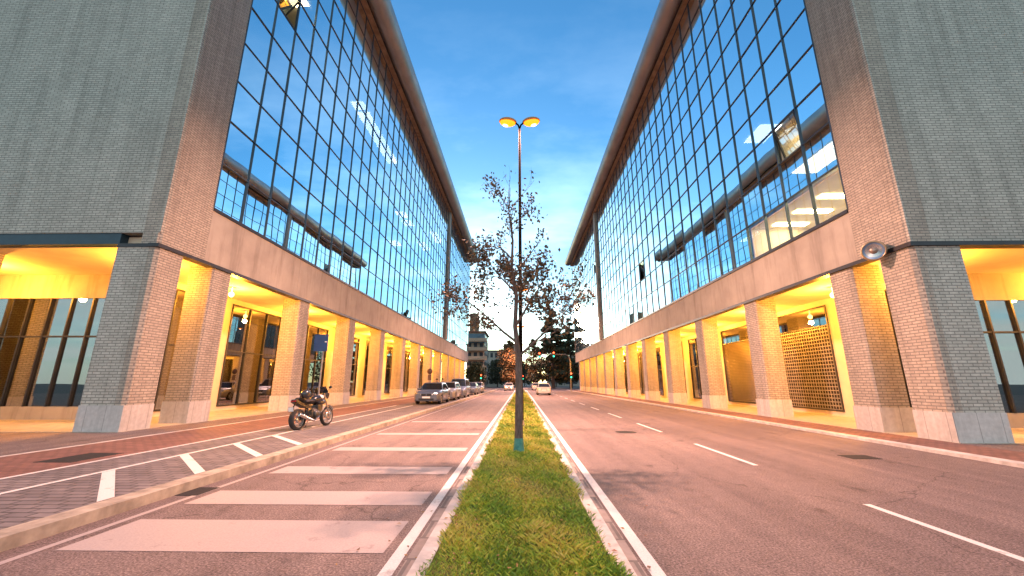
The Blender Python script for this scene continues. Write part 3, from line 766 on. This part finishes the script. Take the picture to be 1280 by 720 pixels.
# ------------------------------------------------------------------ cars
M['tyre'] = flat('tyre_rubber', (.018,.018,.018), .85); M['rim'] = flat('alloy_rim', (.42,.42,.43), .35, .8, .1)
M['carglass'] = None
m_, nt_, b_ = nodes('car_glass'); b_.inputs['Base Color'].default_value = (.018,.022,.028,1); b_.inputs['Roughness'].default_value = .05; b_.inputs['Specular IOR Level'].default_value = .8; M['carglass'] = m_
M['lamp'] = flat('headlamp_glass', (.62,.63,.64), .12, .3, .15, 12); M['tail'] = flat('tail_lamp', (.35,.012,.01), .2)
M['plate'] = flat('number_plate', (.75,.75,.73), .5, 0, .05)
M['headon'] = emis('headlight_on', (1,.90,.62), 40); M['tailon'] = emis('tail_light_on', (1,.05,.02), 12)
def carpaint(name, c): 
    return flat(name, c, .32, .35, .06, 1.0, .5, .6)
def smoothstep(a, b, t): t = min(1,max(0,(t-a)/(b-a))); return t*t*(3-2*t)
def make_car(label, paint, kind='sedan', lit=False, group=None):
    """heading -Y; origin on the ground below the centre"""
    root = thing('parked_car' if not lit else 'car', label, 'car', (0,0,0), group)
    Lh = {'sedan':2.25,'hatch':2.0,'van':2.2}[kind]; Wd = .88; roof = {'sedan':1.43,'hatch':1.48,'van':1.80}[kind]
    yf, yr, ra, rw = -Lh+.86, Lh-.84, .37, .315
    belt = {'sedan':.92,'hatch':.95,'van':1.05}[kind]
    def top(y):
        if kind == 'sedan':
            t1 = .70+.17*smoothstep(-Lh,-Lh+.45,y)+.07*smoothstep(-Lh+.4,-Lh+1.3,y)
            return t1 - .13*smoothstep(Lh-.25,Lh,y) + .03*smoothstep(.8,1.5,y)
        t1 = .72+.16*smoothstep(-Lh,-Lh+.4,y)+(belt-.86)*smoothstep(-Lh+.35,-Lh+1.0,y)
        return t1 - .05*smoothstep(Lh-.2,Lh,y)
    def hw(y): return Wd*(1-.20*(1-smoothstep(-Lh,-Lh+.55,y))**2-.14*smoothstep(Lh-.5,Lh,y)**2)
    def bot(y):
        z = .20+.06*(1-smoothstep(-Lh,-Lh+.3,y))+.07*smoothstep(Lh-.35,Lh,y)
        for w in (yf, yr):
            d = abs(y-w)
            if d < ra: z = max(z, .30+math.sqrt(ra*ra-d*d))
        return z
    ys = list(np.linspace(-Lh, Lh, 97))
    b = MB(); ring = []
    for y in ys:
        w, zt_, zb_ = hw(y), top(y), bot(y)
        zb_ = min(zb_, zt_-.12); sh = zb_+(zt_-zb_)*.62
        ring.append([(0,zb_),(w*.80,zb_),(w*.97,zb_+.015),(w*1.0,zb_+(sh-zb_)*.5),(w*1.005,sh),(w*.975,zt_-.045),(w*.90,zt_-.006),(w*.5,zt_+.018),(0,zt_+.022)])
    vs = []; n = len(ring[0])
    for y, rg in zip(ys, ring):
        vs += [(x,y,z) for x,z in rg]+[(-x,y,z) for x,z in rg[-2:0:-1]]
    k = 2*n-2; fs = []
    for i in range(len(ys)-1):
        for j in range(k): fs.append((i*k+j, (i+1)*k+j, (i+1)*k+(j+1)%k, i*k+(j+1)%k))
    b.mesh(vs, fs, 0, True)
    b.mesh(vs[:k], [tuple(range(k))]); b.mesh(vs[-k:], [tuple(range(k))[::-1]])
    body = b.build('body', paint, root)
    # greenhouse
    if kind == 'sedan': a0,a1,c1,c0 = -.95,-.28,1.05,1.72
    elif kind == 'hatch': a0,a1,c1,c0 = -1.05,-.38,1.45,1.93
    else: a0,a1,c1,c0 = -1.25,-.60,1.95,2.15
    wb, wr = Wd*.93, Wd*.72; zb_ = belt-.04
    b = MB()
    def gh(t, y_b, y_t, sgn): # point on the side between belt and roof
        return (sgn*(wb+(wr-wb)*t), y_b+(y_t-y_b)*t, zb_+(roof-.05-zb_)*t)
    cs = []
    secs = [(a0,a1)]+[(a0+(c0-a0)*q, a1+(c1-a1)*q) for q in (.2,.4,.6,.8)]+[(c0,c1)]
    vs = []
    for yb, yt in secs:
        dome = .05 if yb not in (a0,c0) else .035
        for t in (0,.5,1): vs.append(gh(t,yb,yt,1))
        vs.append((wr*.8,yt,roof-.05+dome*.75)); vs.append((0,yt,roof-.05+dome)); vs.append((-wr*.8,yt,roof-.05+dome*.75))
        for t in (1,.5,0): vs.append(gh(t,yb,yt,-1))
    k = 9; fs = []
    for i in range(len(secs)-1):
        for j in range(k-1): fs.append((i*k+j,(i+1)*k+j,(i+1)*k+j+1,i*k+j+1))
    b.mesh(vs, fs, 0, True)
    b.mesh(vs[:k], [tuple(range(k))]); b.mesh(vs[-k:], [tuple(range(k))[::-1]])
    b.build('cabin', paint, root)
    e = .012
    def win(name, pts, off):
        b = MB(); c = [(p[0]+off[0],p[1]+off[1],p[2]+off[2]) for p in pts]; b.face(c); d = [(p[0]-off[0]*.3,p[1]-off[1]*.3,p[2]-off[2]*.3) for p in pts]
        for i in range(len(c)): b.face([c[i],c[(i+1)%len(c)],d[(i+1)%len(c)],d[i]])
        b.build(name, M['carglass'], root)
    A, B_ = gh(.08,a0,a1,1), gh(.94,a0,a1,1)
    win('windscreen', [(-A[0]*.95,A[1],A[2]),(A[0]*.95,A[1],A[2]),(B_[0]*.92,B_[1],B_[2]),(-B_[0]*.92,B_[1],B_[2])], (0,-e,e))
    A, B_ = gh(.15,c0,c1,1), gh(.92,c0,c1,1)
    win('rear_window', [(A[0]*.92,A[1],A[2]),(-A[0]*.92,A[1],A[2]),(-B_[0]*.9,B_[1],B_[2]),(B_[0]*.9,B_[1],B_[2])], (0,e,e*.5))
    for s in (-1,1):
        mids = [(.10,.46),(.50,.88)] if kind != 'van' else [(.06,.36),(.40,.66),(.70,.93)]
        for q0, q1 in mids:
            f = lambda t, q: gh(t, a0+(c0-a0)*q, a1+(c1-a1)*q, s)
            win('side_window', [f(.10,q0),f(.10,q1),f(.88,q1),f(.88,q0)], (s*e,0,0))
    # wheels
    for y in (yf, yr):
        for s in (-1,1):
            b = MB(); x = s*(Wd-.13)
            b.lathe([(.20,-.10),(.285,-.10),(rw,-.07),(rw,.07),(.285,.10),(.20,.10)], (x,y,rw), 'x', 26); w = b.build('wheel', M['tyre'], root)
            b = MB(); xo = s*.10
            b.lathe([(0,s*.055),(.05,s*.06),(.06,s*.045)], (x,y,rw), 'x', 12); b.lathe([(.175,s*.09),(.205,s*.103),(.21,s*.07)], (x,y,rw), 'x', 26)
            for q in range(5):
                a = 2*math.pi*q/5; ca, sa = math.cos(a), math.sin(a)
                P = lambda r_, o_, h_: (x+s*h_, y+ca*r_-sa*o_, rw+sa*r_+ca*o_)
                b.face([P(.04,-.03,.06),P(.04,.03,.06),P(.19,.035,.085),P(.19,-.035,.085)])
            b.build('rim', M['rim'], w)
            b = MB(); b.lathe([(0,s*.02),(.2,s*.02)], (x,y,rw), 'x', 20); b.build('brake_disc', M['dark'], w)
    b = MB(); b.box(-.70,.70,yf-.3,yr+.3,.22,.5); b.build('underbody', M['dark'], root)
    # front
    def front_y(x, z):   # nose surface depth
        i = min(range(len(ys)), key=lambda i: (0 if hw(ys[i])*.97 >= abs(x) else 1, i)); return ys[i]
    for s in (-1,1):
        b = MB(); y = -Lh
        pts = [(s*.36,y-.012,.60),(s*.36,y-.012,.70),(s*.66,y+.10,.745),(s*.80,y+.33,.78),(s*.835,y+.33,.68),(s*.70,y+.06,.595)]
        b.face(pts if s > 0 else pts[::-1]); q = [(p[0],p[1]+.1,p[2]) for p in pts]
        for i in range(6): b.face([pts[i],pts[(i+1)%6],q[(i+1)%6],q[i]])
        b.build('headlight', M['headon'] if lit else M['lamp'], root)
        b = MB(); y = Lh
        if kind == 'van': pts = [(s*.70,y+.012,.75),(s*.80,y-.02,.75),(s*.78,y-.02,1.25),(s*.69,y+.012,1.25)]
        else: pts = [(s*.45,y+.012,.66),(s*.74,y+.0,.64),(s*.76,y-.02,.80),(s*.50,y+.0,.80)]
        b.face(pts[::-1] if s > 0 else pts); q = [(p[0],p[1]-.12,p[2]) for p in pts]
        for i in range(4): b.face([pts[i],pts[(i+1)%4],q[(i+1)%4],q[i]])
        b.build('tail_light', M['tailon'] if lit else M['tail'], root)
        b = MB(); b.ell((s*(Wd+.06),a0+.32,belt+.06),(.11,.06,.075),10,6); b.build('wing_mirror', paint, root)
        for q in (.44,): 
            b = MB(); b.box(s*(hw(0)*1.005),s*(hw(0)*1.005+.008),.12,.30,.755,.78); b.build('door_handle', M['dark'], root)
        b = MB(); yy = a0+(c0-a0)*.48; b.box(s*(Wd*1.0),s*(Wd*1.008),yy-.008,yy+.008,.32,.86); b.build('door_gap', M['dark'], root)
    b = MB(); b.box(-.32,-.03,-Lh-.018,-Lh+.05,.54,.70); b.box(.03,.32,-Lh-.018,-Lh+.05,.54,.70); b.build('grille', M['dark'], root)
    b = MB(); b.box(-.50,.50,-Lh-.016,-Lh+.05,.29,.40); b.build('air_intake', M['dark'], root)
    b = MB(); b.box(-.26,.26,-Lh-.03,-Lh-.018,.41,.52); b.build('number_plate', M['plate'], root)
    b = MB(); b.box(-.26,.26,Lh+.004,Lh+.02,.55,.66); b.build('number_plate', M['plate'], root)
    return root
G = 'cars parked along the left kerb'
c1 = make_car('grey blue saloon car parked nearest at the left kerb, nose to the viewer', carpaint('grey_blue_paint',(.13,.15,.19)), 'sedan', False, G)
c1.location = (-6.2,29.1,.128)
c2 = make_car('pale silver hatchback parked second in the left kerb row', carpaint('silver_paint',(.36,.36,.38)), 'hatch', False, G); c2.location = (-6.15,34.6,.128)
c3 = make_car('tall blue grey van parked third in the left kerb row', carpaint('blue_grey_paint',(.17,.21,.29)), 'van', False, G); c3.location = (-6.1,40.6,.128)
dup(c1, (-6.15,50.0,.128), 0, 'dark saloon car parked fourth in the left kerb row, behind the van', G)
dup(c2, (-6.15,57.5,.128), 0, 'small pale hatchback parked last in the left kerb row', G)
f1 = make_car('pale car with its tail lights on driving away in the right carriageway', carpaint('cream_paint',(.55,.52,.47)), 'hatch', True, 'cars driving in the distance'); f1.location = (2.9,53.2,0); f1.rotation_euler = (0,0,math.pi)
dup(f1, (3.1,84,0), math.pi, 'distant car with red tail lights farther ahead in the right carriageway', 'cars driving in the distance')
dup(f1, (-2.3,80,0), 0, 'oncoming car with bright headlights in the left carriageway beside the median', 'cars driving in the distance')
dup(f1, (-3.4,104,0), 0, 'oncoming car with headlights crossing the junction in the left carriageway', 'cars driving in the distance')

# ------------------------------------------------------------------ motorcycle (heading +Y)
def motorcycle(loc, rz):
    root = thing('motorcycle', 'black motorcycle with white and red panels parked in the painted bays, helmet on its seat', 'motorcycle', (0,0,0))
    blk = flat('black_paint', (.02,.02,.022), .25, .2, .1, 3, .5, .6); wht = flat('white_panel', (.68,.67,.66), .3, 0, .06, 3, .5, .5); red = flat('red_panel', (.45,.03,.025), .3, 0, .1)
    chrome = flat('polished_steel', (.55,.54,.52), .2, .95, .1); eng = flat('engine_metal', (.10,.10,.10), .4, .7, .3, 8)
    for y, wd in ((-.70,.085),(.72,.06)):
        b = MB(); r_ = .315
        b.lathe([(r_-.075,-wd*.8),(r_-.03,-wd),(r_-.005,-wd*.55),(r_,0),(r_-.005,wd*.55),(r_-.03,wd),(r_-.075,wd*.8)], (0,y,r_), 'x', 30); w = b.build('wheel', M['tyre'], root)
        b = MB(); b.lathe([(r_-.095,-.04),(r_-.074,-.05),(r_-.074,.05),(r_-.095,.04),(r_-.095,-.04)], (0,y,r_), 'x', 30)
        b.lathe([(.0,-.06),(.05,-.06),(.05,.06),(0,.06)], (0,y,r_), 'x', 14)
        for q in range(6):
            a = 2*math.pi*q/6; b.tube([(0,y+.04*math.cos(a),r_+.04*math.sin(a)),(0,y+(r_-.08)*math.cos(a),r_+(r_-.08)*math.sin(a))], [.02,.014], 6)
        b.build('rim', M['rim'], w)
        b = MB(); b.lathe([(.07,.075),(.14,.075),(.14,.08),(.07,.08)], (0,y,r_), 'x', 24); b.build('brake_disc', chrome, w)
    b = MB()
    b.tube([(0,.50,.88),(0,.2,.80),(0,-.25,.74),(0,-.55,.82)], .032, 8); b.tube([(0,.48,.84),(.09,.33,.45),(.10,-.05,.28),(.09,-.28,.36),(0,-.3,.74)], .025, 8); b.tube([(0,.48,.84),(-.09,.33,.45),(-.10,-.05,.28),(-.09,-.28,.36),(0,-.3,.74)], .025, 8)
    for s in (-1,1): b.tube([(s*.09,-.26,.40),(s*.10,-.70,.315)], .028, 8); 
    b.build('frame', blk, root)
    b = MB(); b.ell((0,.06,.46),(.17,.26,.17),14,8); b.box(-.14,.14,.06,.30,.50,.70); b.box(-.12,.12,-.2,.02,.36,.56); b.ell((.15,.0,.42),(.06,.13,.12),12,6); b.ell((-.15,.0,.42),(.06,.13,.12),12,6)
    for k in range(5): b.box(-.16,.16,.07,.29,.52+k*.035,.53+k*.035)
    b.build('engine', eng, root)
    b = MB(); b.ell((0,.17,.88),(.165,.31,.14),16,10,0,Matrix.Rotation(.12,3,'X')); b.build('fuel_tank', blk, root)
    b = MB(); b.ell((0,.30,.93),(.172,.16,.10),16,10,0,Matrix.Rotation(.12,3,'X')); b.build('tank_cover', wht, root)
    b = MB(); b.ell((.10,.30,.78),(.07,.20,.10),12,7); b.ell((-.10,.30,.78),(.07,.20,.10),12,7); b.build('side_panel', blk, root)
    b = MB(); b.ell((0,-.24,.83),(.14,.30,.065),14,8); b.ell((0,-.58,.90),(.11,.22,.055),14,8,0,Matrix.Rotation(-.2,3,'X')); b.build('seat', flat('seat_leather',(.025,.022,.022),.55), root)
    b = MB(); b.extr([(-.15,.70),(-.45,.72),(-.86,.92),(-.90,.84),(-.70,.74),(-.45,.64),(-.2,.62)], -.10, .10, 'x'); t_ = b.build('tail_fairing', blk, root)
    b = MB(); b.box(-.08,.08,-.915,-.895,.845,.885); b.build('tail_light', M['tail'], t_)
    b = MB(); b.tube([(0,-.80,.80),(0,-.98,.60)], .02, 6); b.mesh([(-.09,-.965,.56),(.09,-.965,.56),(.09,-.995,.70),(-.09,-.995,.70),(-.09,-.98,.555),(.09,-.98,.555),(.09,-1.01,.695),(-.09,-1.01,.695)], [(0,1,2,3),(7,6,5,4),(0,4,5,1),(1,5,6,2),(2,6,7,3),(3,7,4,0)]); t_ = b.build('plate_holder', blk, root)
    b = MB(); b.mesh([(-.085,-.985,.565),(.085,-.985,.565),(.085,-1.015,.69),(-.085,-1.015,.69)], [(0,1,2,3)]); b.build('number_plate', M['plate'], t_)
    b = MB(); b.tube([(.10,.22,.34),(.14,-.1,.22),(.15,-.35,.28),(.16,-.85,.46)], [.022,.025,.05,.055], 10); b.build('exhaust', chrome, root)
    b = MB()
    for s in (-1,1): b.tube([(s*.10,.72,.315),(s*.10,.50,.92),(s*.10,.46,1.02)], [.028,.024,.024], 8)
    b.box(-.12,.12,.44,.56,.86,.90); b.build('fork', chrome, root)
    b = MB(); b.lathe([(.33,-.07),(.345,0),(.33,.07)], (0,.72,.315), 'x', 24); 
    vs = [v for v in b.v]; 
    b2 = MB()
    pts = [(0,.72+.345*math.cos(a),.315+.345*math.sin(a)) for a in np.linspace(.5,2.6,9)]
    for i in range(8):
        p, q = pts[i], pts[i+1]; b2.face([(-.07,p[1],p[2]),(.07,p[1],p[2]),(.07,q[1],q[2]),(-.07,q[1],q[2])])
        b2.face([(-.07,p[1],p[2]+.012),(-.07,q[1],q[2]+.012),(.07,q[1],q[2]+.012),(.07,p[1],p[2]+.012)])
    b2.build('front_mudguard', wht, root)
    b = MB(); b.tube([(-.38,.30,1.02),(-.30,.38,1.05),(-.08,.46,1.03),(.08,.46,1.03),(.30,.38,1.05),(.38,.30,1.02)], .014, 8); h = b.build('handlebar', blk, root)
    for s in (-1,1):
        b = MB(); b.tube([(s*.28,.33,1.0),(s*.39,.28,.99)], .02, 8); b.build('grip', M['tyre'], h)
        b = MB(); b.tube([(s*.22,.40,1.05),(s*.30,.44,1.20)], .008, 6); b.ell((s*.32,.45,1.24),(.065,.02,.045),12,7); b.build('mirror', blk, root)
    b = MB(); b.ell((0,.62,.98),(.15,.14,.14),14,9); f = b.build('front_fairing', blk, root)
    b = MB(); b.ell((0,.735,.96),(.09,.04,.07),12,7); b.build('headlight', M['lamp'], f)
    b = MB(); b.mesh([(-.14,.62,1.08),(.14,.62,1.08),(.11,.50,1.28),(-.11,.50,1.28),(-.14,.63,1.085),(.14,.63,1.085),(.11,.51,1.285),(-.11,.51,1.285)], [(0,1,2,3),(7,6,5,4),(0,4,5,1),(1,5,6,2),(2,6,7,3),(3,7,4,0)]); b.build('windscreen', M['carglass'], root)
    b = MB(); b.tube([(-.08,-.05,.30),(-.26,-.02,.012)], .013, 6); b.build('side_stand', chrome, root)
    root.location = loc; root.rotation_euler = (0,R(-6),rz)
    return root
motorcycle((-6.72,13.35,.128), R(-9))
hl = thing('helmet', 'black helmet resting on the rear seat of the motorcycle', 'helmet', (0,0,0))
b = MB(); b.ell((0,0,.14),(.135,.165,.14),18,12,0,None,-.85,1); b.build('shell', flat('helmet_black',(.02,.02,.022),.25,0,.1,3,.5,.5), hl)
b = MB(); b.ell((0,.03,.14),(.128,.145,.085),16,8,0,None,-.6,.5); b.build('visor', M['carglass'], hl)
hl.location = (-6.79,12.80,1.045); hl.rotation_euler = (R(8),R(-6),R(160))

# ------------------------------------------------------------------ signs and fixtures
def P_mark(mb, x, y, z, s, m=0):
    # the letter P from bars and a ring segment (facing -Y)
    mb.box(x-.30*s, x-.14*s, y-.006, y, z-.5*s, z+.5*s, m)
    ring = [(x-.14*s+.30*s*math.cos(a), z+.22*s+.28*s*math.sin(a)) for a in np.linspace(math.pi/2,-math.pi/2,10)]
    inn = [(x-.14*s+.15*s*math.cos(a), z+.22*s+.13*s*math.sin(a)) for a in np.linspace(-math.pi/2,math.pi/2,10)]
    n = 10
    for i in range(n-1):
        a, c = ring[i], ring[i+1]; d, e = inn[n-1-i], inn[n-2-i]
        mb.face([(a[0],y-.006,a[1]),(d[0],y-.006,d[1]),(e[0],y-.006,e[1]),(c[0],y-.006,c[1])], m)
t = thing('parking_sign', 'blue rectangular sign with a small white mark on a slim grey pole near the motorcycle', 'sign', (-8.05,16.2,.13))
b = MB(); b.tube([(-8.05,16.2,.1),(-8.05,16.2,3.46)], .032, 10); b.build('pole', M['galv'], t)
b = MB(); b.box(-8.42,-7.86,16.12,16.15,2.78,3.46); p = b.build('sign_panel', flat('sign_blue',(.02,.05,.15),.4), t)
b = MB(); b.box(-7.98,-7.90,16.112,16.12,3.14,3.18); b.build('sign_mark', M['plate'], p)
t = thing('round_sign', 'small round sign with a narrow plate seen dark above the first parked car', 'sign', (-7.4,33.0,.13))
b = MB(); b.tube([(-7.4,33,.1),(-7.4,33,2.75)], .03, 8); b.build('pole', M['galv'], t)
b = MB(); b.lathe([(0,0),(.22,0),(.22,.02),(0,.02)], (-7.4,32.93,2.42), 'y', 22); b.build('sign_disc', flat('sign_back',(.10,.05,.045),.5), t)
b = MB(); b.box(-7.54,-7.26,32.935,32.955,1.72,2.16); b.build('sign_plate', flat('sign_plate_back',(.11,.06,.05),.5), t)

# round drum lamp on the right building's corner band
t = thing('wall_lamp', 'round metal drum lamp bracketed to the dark band at the right building corner', 'lamp', (10.75,11.75,5.45))
Rm = Matrix.Rotation(R(-40),3,'Z') @ Matrix.Rotation(R(14),3,'X')
b = MB(); b.lathe([(0,.16),(.26,.16),(.30,.12),(.31,-.10),(.29,-.14),(.27,-.145)], (0,0,0), 'y', 30); b.lathe([(.27,-.145),(.255,-.13),(.20,-.12)], (0,0,0), 'y', 30)
b.v = [tuple(Rm @ Vector(v)) for v in b.v]; d = b.build('drum', flat('weathered_bronze',(.42,.32,.20),.4,.5,.3), t, (0,0,0))
b = MB(); b.lathe([(.20,-.12),(.255,-.135)], (0,0,0), 'y', 30); b.lathe([(.10,-.10),(.20,-.12)], (0,0,0), 'y', 30, 1); b.lathe([(0,-.16),(.07,-.15),(.10,-.10)], (0,0,0), 'y', 20, 2)
b.v = [tuple(Rm @ Vector(v)) for v in b.v]; b.build('reflector', [flat('blue_ring',(.20,.30,.45),.3,.4), flat('silver_reflector',(.6,.6,.6),.25,.8), flat('lamp_cap',(.30,.24,.20),.4,.5)], d, (0,0,0))
b = MB(); b.box(.05,.40,.05,.13,-.03,.03); b.box(.36,.40,.02,.16,-.25,.25); b.build('bracket', M['dark'], t, (0,0,0))

# ------------------------------------------------------------------ two people behind the second parked car
def person(loc, rz, label, coat, trousers, hair, h=1.74):
    me = bpy.data.meshes.new('person')
    J = [(0,0,.95),(0,0,1.15),(0,.01,1.38),(0,.01,1.50),(0,-.01,1.56),(0,-.03,1.66),
         (.19,0,1.42),(.25,.03,1.14),(.23,-.08,.90),(.23,-.12,.80),
         (-.19,0,1.42),(-.25,.03,1.14),(-.23,-.08,.90),(-.23,-.12,.80),
         (.09,0,.90),(.10,-.02,.50),(.11,.02,.09),(.12,-.14,.04),
         (-.09,0,.90),(-.10,.03,.50),(-.11,.08,.09),(-.12,-.08,.04)]
    E_ = [(0,1),(1,2),(2,3),(3,4),(4,5),(2,6),(6,7),(7,8),(8,9),(2,10),(10,11),(11,12),(12,13),(0,14),(14,15),(15,16),(16,17),(0,18),(18,19),(19,20),(20,21)]
    rad = [.15,.14,.16,.07,.065,.105,.075,.055,.04,.04,.075,.055,.04,.04,.09,.065,.045,.04,.09,.065,.045,.04]
    me.from_pydata(J, E_, [])
    o = bpy.data.objects.new('person', me); col.objects.link(o)
    sk = o.modifiers.new('skin','SKIN'); o.modifiers.new('sub','SUBSURF').levels = 2
    for i, v in enumerate(me.skin_vertices[0].data): v.radius = (rad[i], rad[i]*(.75 if i < 3 else 1)); v.use_root = (i == 0)
    dg = bpy.context.evaluated_depsgraph_get(); ev = o.evaluated_get(dg)
    m2 = bpy.data.meshes.new_from_object(ev); o.modifiers.clear(); o.data = m2
    skin = flat('skin',(.45,.28,.21),.6); sh = flat('shoe',(.03,.03,.03),.5)
    m2.materials.clear()
    for q in (coat, trousers, skin, sh): m2.materials.append(q)
    for p in m2.polygons:
        c = p.center; p.use_smooth = True
        p.material_index = 3 if c.z < .09 else (1 if c.z < .92 and abs(c.x) < .19 else (2 if c.z > 1.50 or (abs(c.x) > .18 and c.z < .87) else 0))
    b = MB(); b.ell((0,-.015,1.69),(.108,.115,.11),14,8,0,None,-.25,1); b.build('hair', flat('hair', hair, .7), o, (0,0,0))
    b = MB(); b.ell((0,-.14,1.655),(.018,.025,.025),8,6); b.build('nose', skin, o, (0,0,0))
    o.location = loc; o.rotation_euler = (0,0,rz); o.scale = (h/1.76,)*3
    tag(o, label, 'person'); return o
person((-7.35,35.6,.13), R(20), 'person in a dark coat standing behind the second parked car, on the left', flat('dark_coat',(.03,.028,.03),.8), flat('dark_jeans',(.03,.035,.05),.8), (.02,.015,.01), 1.72)
person((-6.98,36.2,.13), R(-150), 'person in a brown jacket standing behind the second parked car, on the right', flat('brown_jacket',(.10,.06,.045),.8), flat('grey_trousers',(.05,.05,.05),.8), (.03,.02,.012), 1.76)

# ------------------------------------------------------------------ world, sun, camera
SUN_EL, SUN_AZ = 8.0, -8.0       # degrees; azimuth from +Y towards +X
w = bpy.data.worlds.new('World'); sc.world = w; w.use_nodes = True
nt = w.node_tree; bg = nt.nodes['Background']
sky = N(nt, 'ShaderNodeTexSky', sky_type='NISHITA'); sky.sun_disc = False
sky.sun_elevation = R(SUN_EL); sky.sun_rotation = R(SUN_AZ); sky.altitude = 100; sky.air_density = 1.0; sky.dust_density = .4; sky.ozone_density = 4.0
tc = N(nt, 'ShaderNodeTexCoord'); sp = N(nt, 'ShaderNodeSeparateXYZ'); L(nt, tc.outputs['Generated'], sp.inputs[0])
# thin high cloud: noise on a plane far above
mx = N(nt, 'ShaderNodeMath', operation='MAXIMUM'); L(nt, sp.outputs[2], mx.inputs[0]); mx.inputs[1].default_value = .03
ad = N(nt, 'ShaderNodeMath', operation='ADD'); L(nt, mx.outputs[0], ad.inputs[0]); ad.inputs[1].default_value = .10
dv = N(nt, 'ShaderNodeVectorMath', operation='DIVIDE'); L(nt, tc.outputs['Generated'], dv.inputs[0])
cb = N(nt, 'ShaderNodeCombineXYZ'); [L(nt, ad.outputs[0], cb.inputs[i]) for i in range(3)]; L(nt, cb.outputs[0], dv.inputs[1])
mp = N(nt, 'ShaderNodeMapping'); L(nt, dv.outputs[0], mp.inputs[0]); mp.inputs['Scale'].default_value = (.9,1.5,.0); mp.inputs['Location'].default_value = (3.1,1.7,0)
n1 = noise(nt, mp.outputs[0], 1.0, 7, .6)
hi = ramp(nt, n1, [(.47,(0,0,0)),(.72,(1,1,1))])
el = ramp(nt, sp.outputs[2], [(.0,(1,1,1)),(.45,(.85,.85,.85)),(.80,(.12,.12,.12))])
fac = mul(nt, hi, el)
cl = N(nt, 'ShaderNodeMix', data_type='RGBA', blend_type='MIX')
scv = N(nt, 'ShaderNodeRGBToBW'); L(nt, fac, scv.inputs[0]); L(nt, scv.outputs[0], cl.inputs[0])
hs = N(nt, 'ShaderNodeHueSaturation', Saturation=1.06); L(nt, mul(nt, sky.outputs[0], (.86,1.04,.99)), hs.inputs['Color']); SKY = hs.outputs[0]
L(nt, SKY, cl.inputs[6])
cb2 = mul(nt, SKY, (1.55,1.32,1.12)); add = N(nt, 'ShaderNodeMix', data_type='RGBA', blend_type='ADD'); add.inputs[0].default_value = 1
L(nt, cb2, add.inputs[6]); add.inputs[7].default_value = (.9,.85,.85,1); L(nt, add.outputs[2], cl.inputs[7])
# pale cloud bank added to the unseen sky behind, to brighten the end walls
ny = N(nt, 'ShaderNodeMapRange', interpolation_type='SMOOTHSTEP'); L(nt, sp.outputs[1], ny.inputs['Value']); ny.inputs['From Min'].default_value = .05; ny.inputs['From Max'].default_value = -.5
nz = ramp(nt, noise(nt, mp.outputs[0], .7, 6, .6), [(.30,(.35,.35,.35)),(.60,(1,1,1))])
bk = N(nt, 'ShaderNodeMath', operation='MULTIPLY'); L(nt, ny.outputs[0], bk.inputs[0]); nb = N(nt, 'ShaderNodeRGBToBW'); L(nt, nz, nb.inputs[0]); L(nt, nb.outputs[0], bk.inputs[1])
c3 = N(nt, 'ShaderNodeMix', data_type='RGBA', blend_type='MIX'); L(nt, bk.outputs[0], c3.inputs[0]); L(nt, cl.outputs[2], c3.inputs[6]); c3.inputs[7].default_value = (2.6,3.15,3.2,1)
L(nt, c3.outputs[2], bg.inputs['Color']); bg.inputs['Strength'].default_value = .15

sl = bpy.data.lights.new('sun','SUN'); sl.energy = .25; sl.angle = R(6); sl.color = (1,.75,.5)
so = bpy.data.objects.new('sun', sl); col.objects.link(so)
d = Vector((math.sin(R(SUN_AZ))*math.cos(R(SUN_EL)), math.cos(R(SUN_AZ))*math.cos(R(SUN_EL)), math.sin(R(SUN_EL))))
so.rotation_euler = d.to_track_quat('Z','Y').to_euler(); so.location = (0,60,60)

cam = bpy.data.cameras.new('camera'); co = bpy.data.objects.new('camera', cam); col.objects.link(co); sc.camera = co
cam.sensor_width = 36; cam.lens = 36*497/1280; cam.clip_start = .05; cam.clip_end = 3000
co.location = (0,0,1.55)
yaw = math.atan(11/497*math.cos(R(13.35)))
co.rotation_euler = (R(90+13.35), 0, yaw)
sc.view_settings.view_transform = 'Standard'; sc.view_settings.look = 'None'; sc.view_settings.gamma = 1; sc.view_settings.exposure = 1.3
sc.cycles.max_bounces = 8; sc.cycles.glossy_bounces = 5; sc.cycles.transparent_max_bounces = 10; sc.cycles.diffuse_bounces = 3
sc.cycles.sample_clamp_indirect = 6; sc.cycles.use_denoising = True; sc.cycles.caustics_reflective = False; sc.cycles.caustics_refractive = False
for o in bpy.data.objects:
    if '_o' in o: del o['_o']
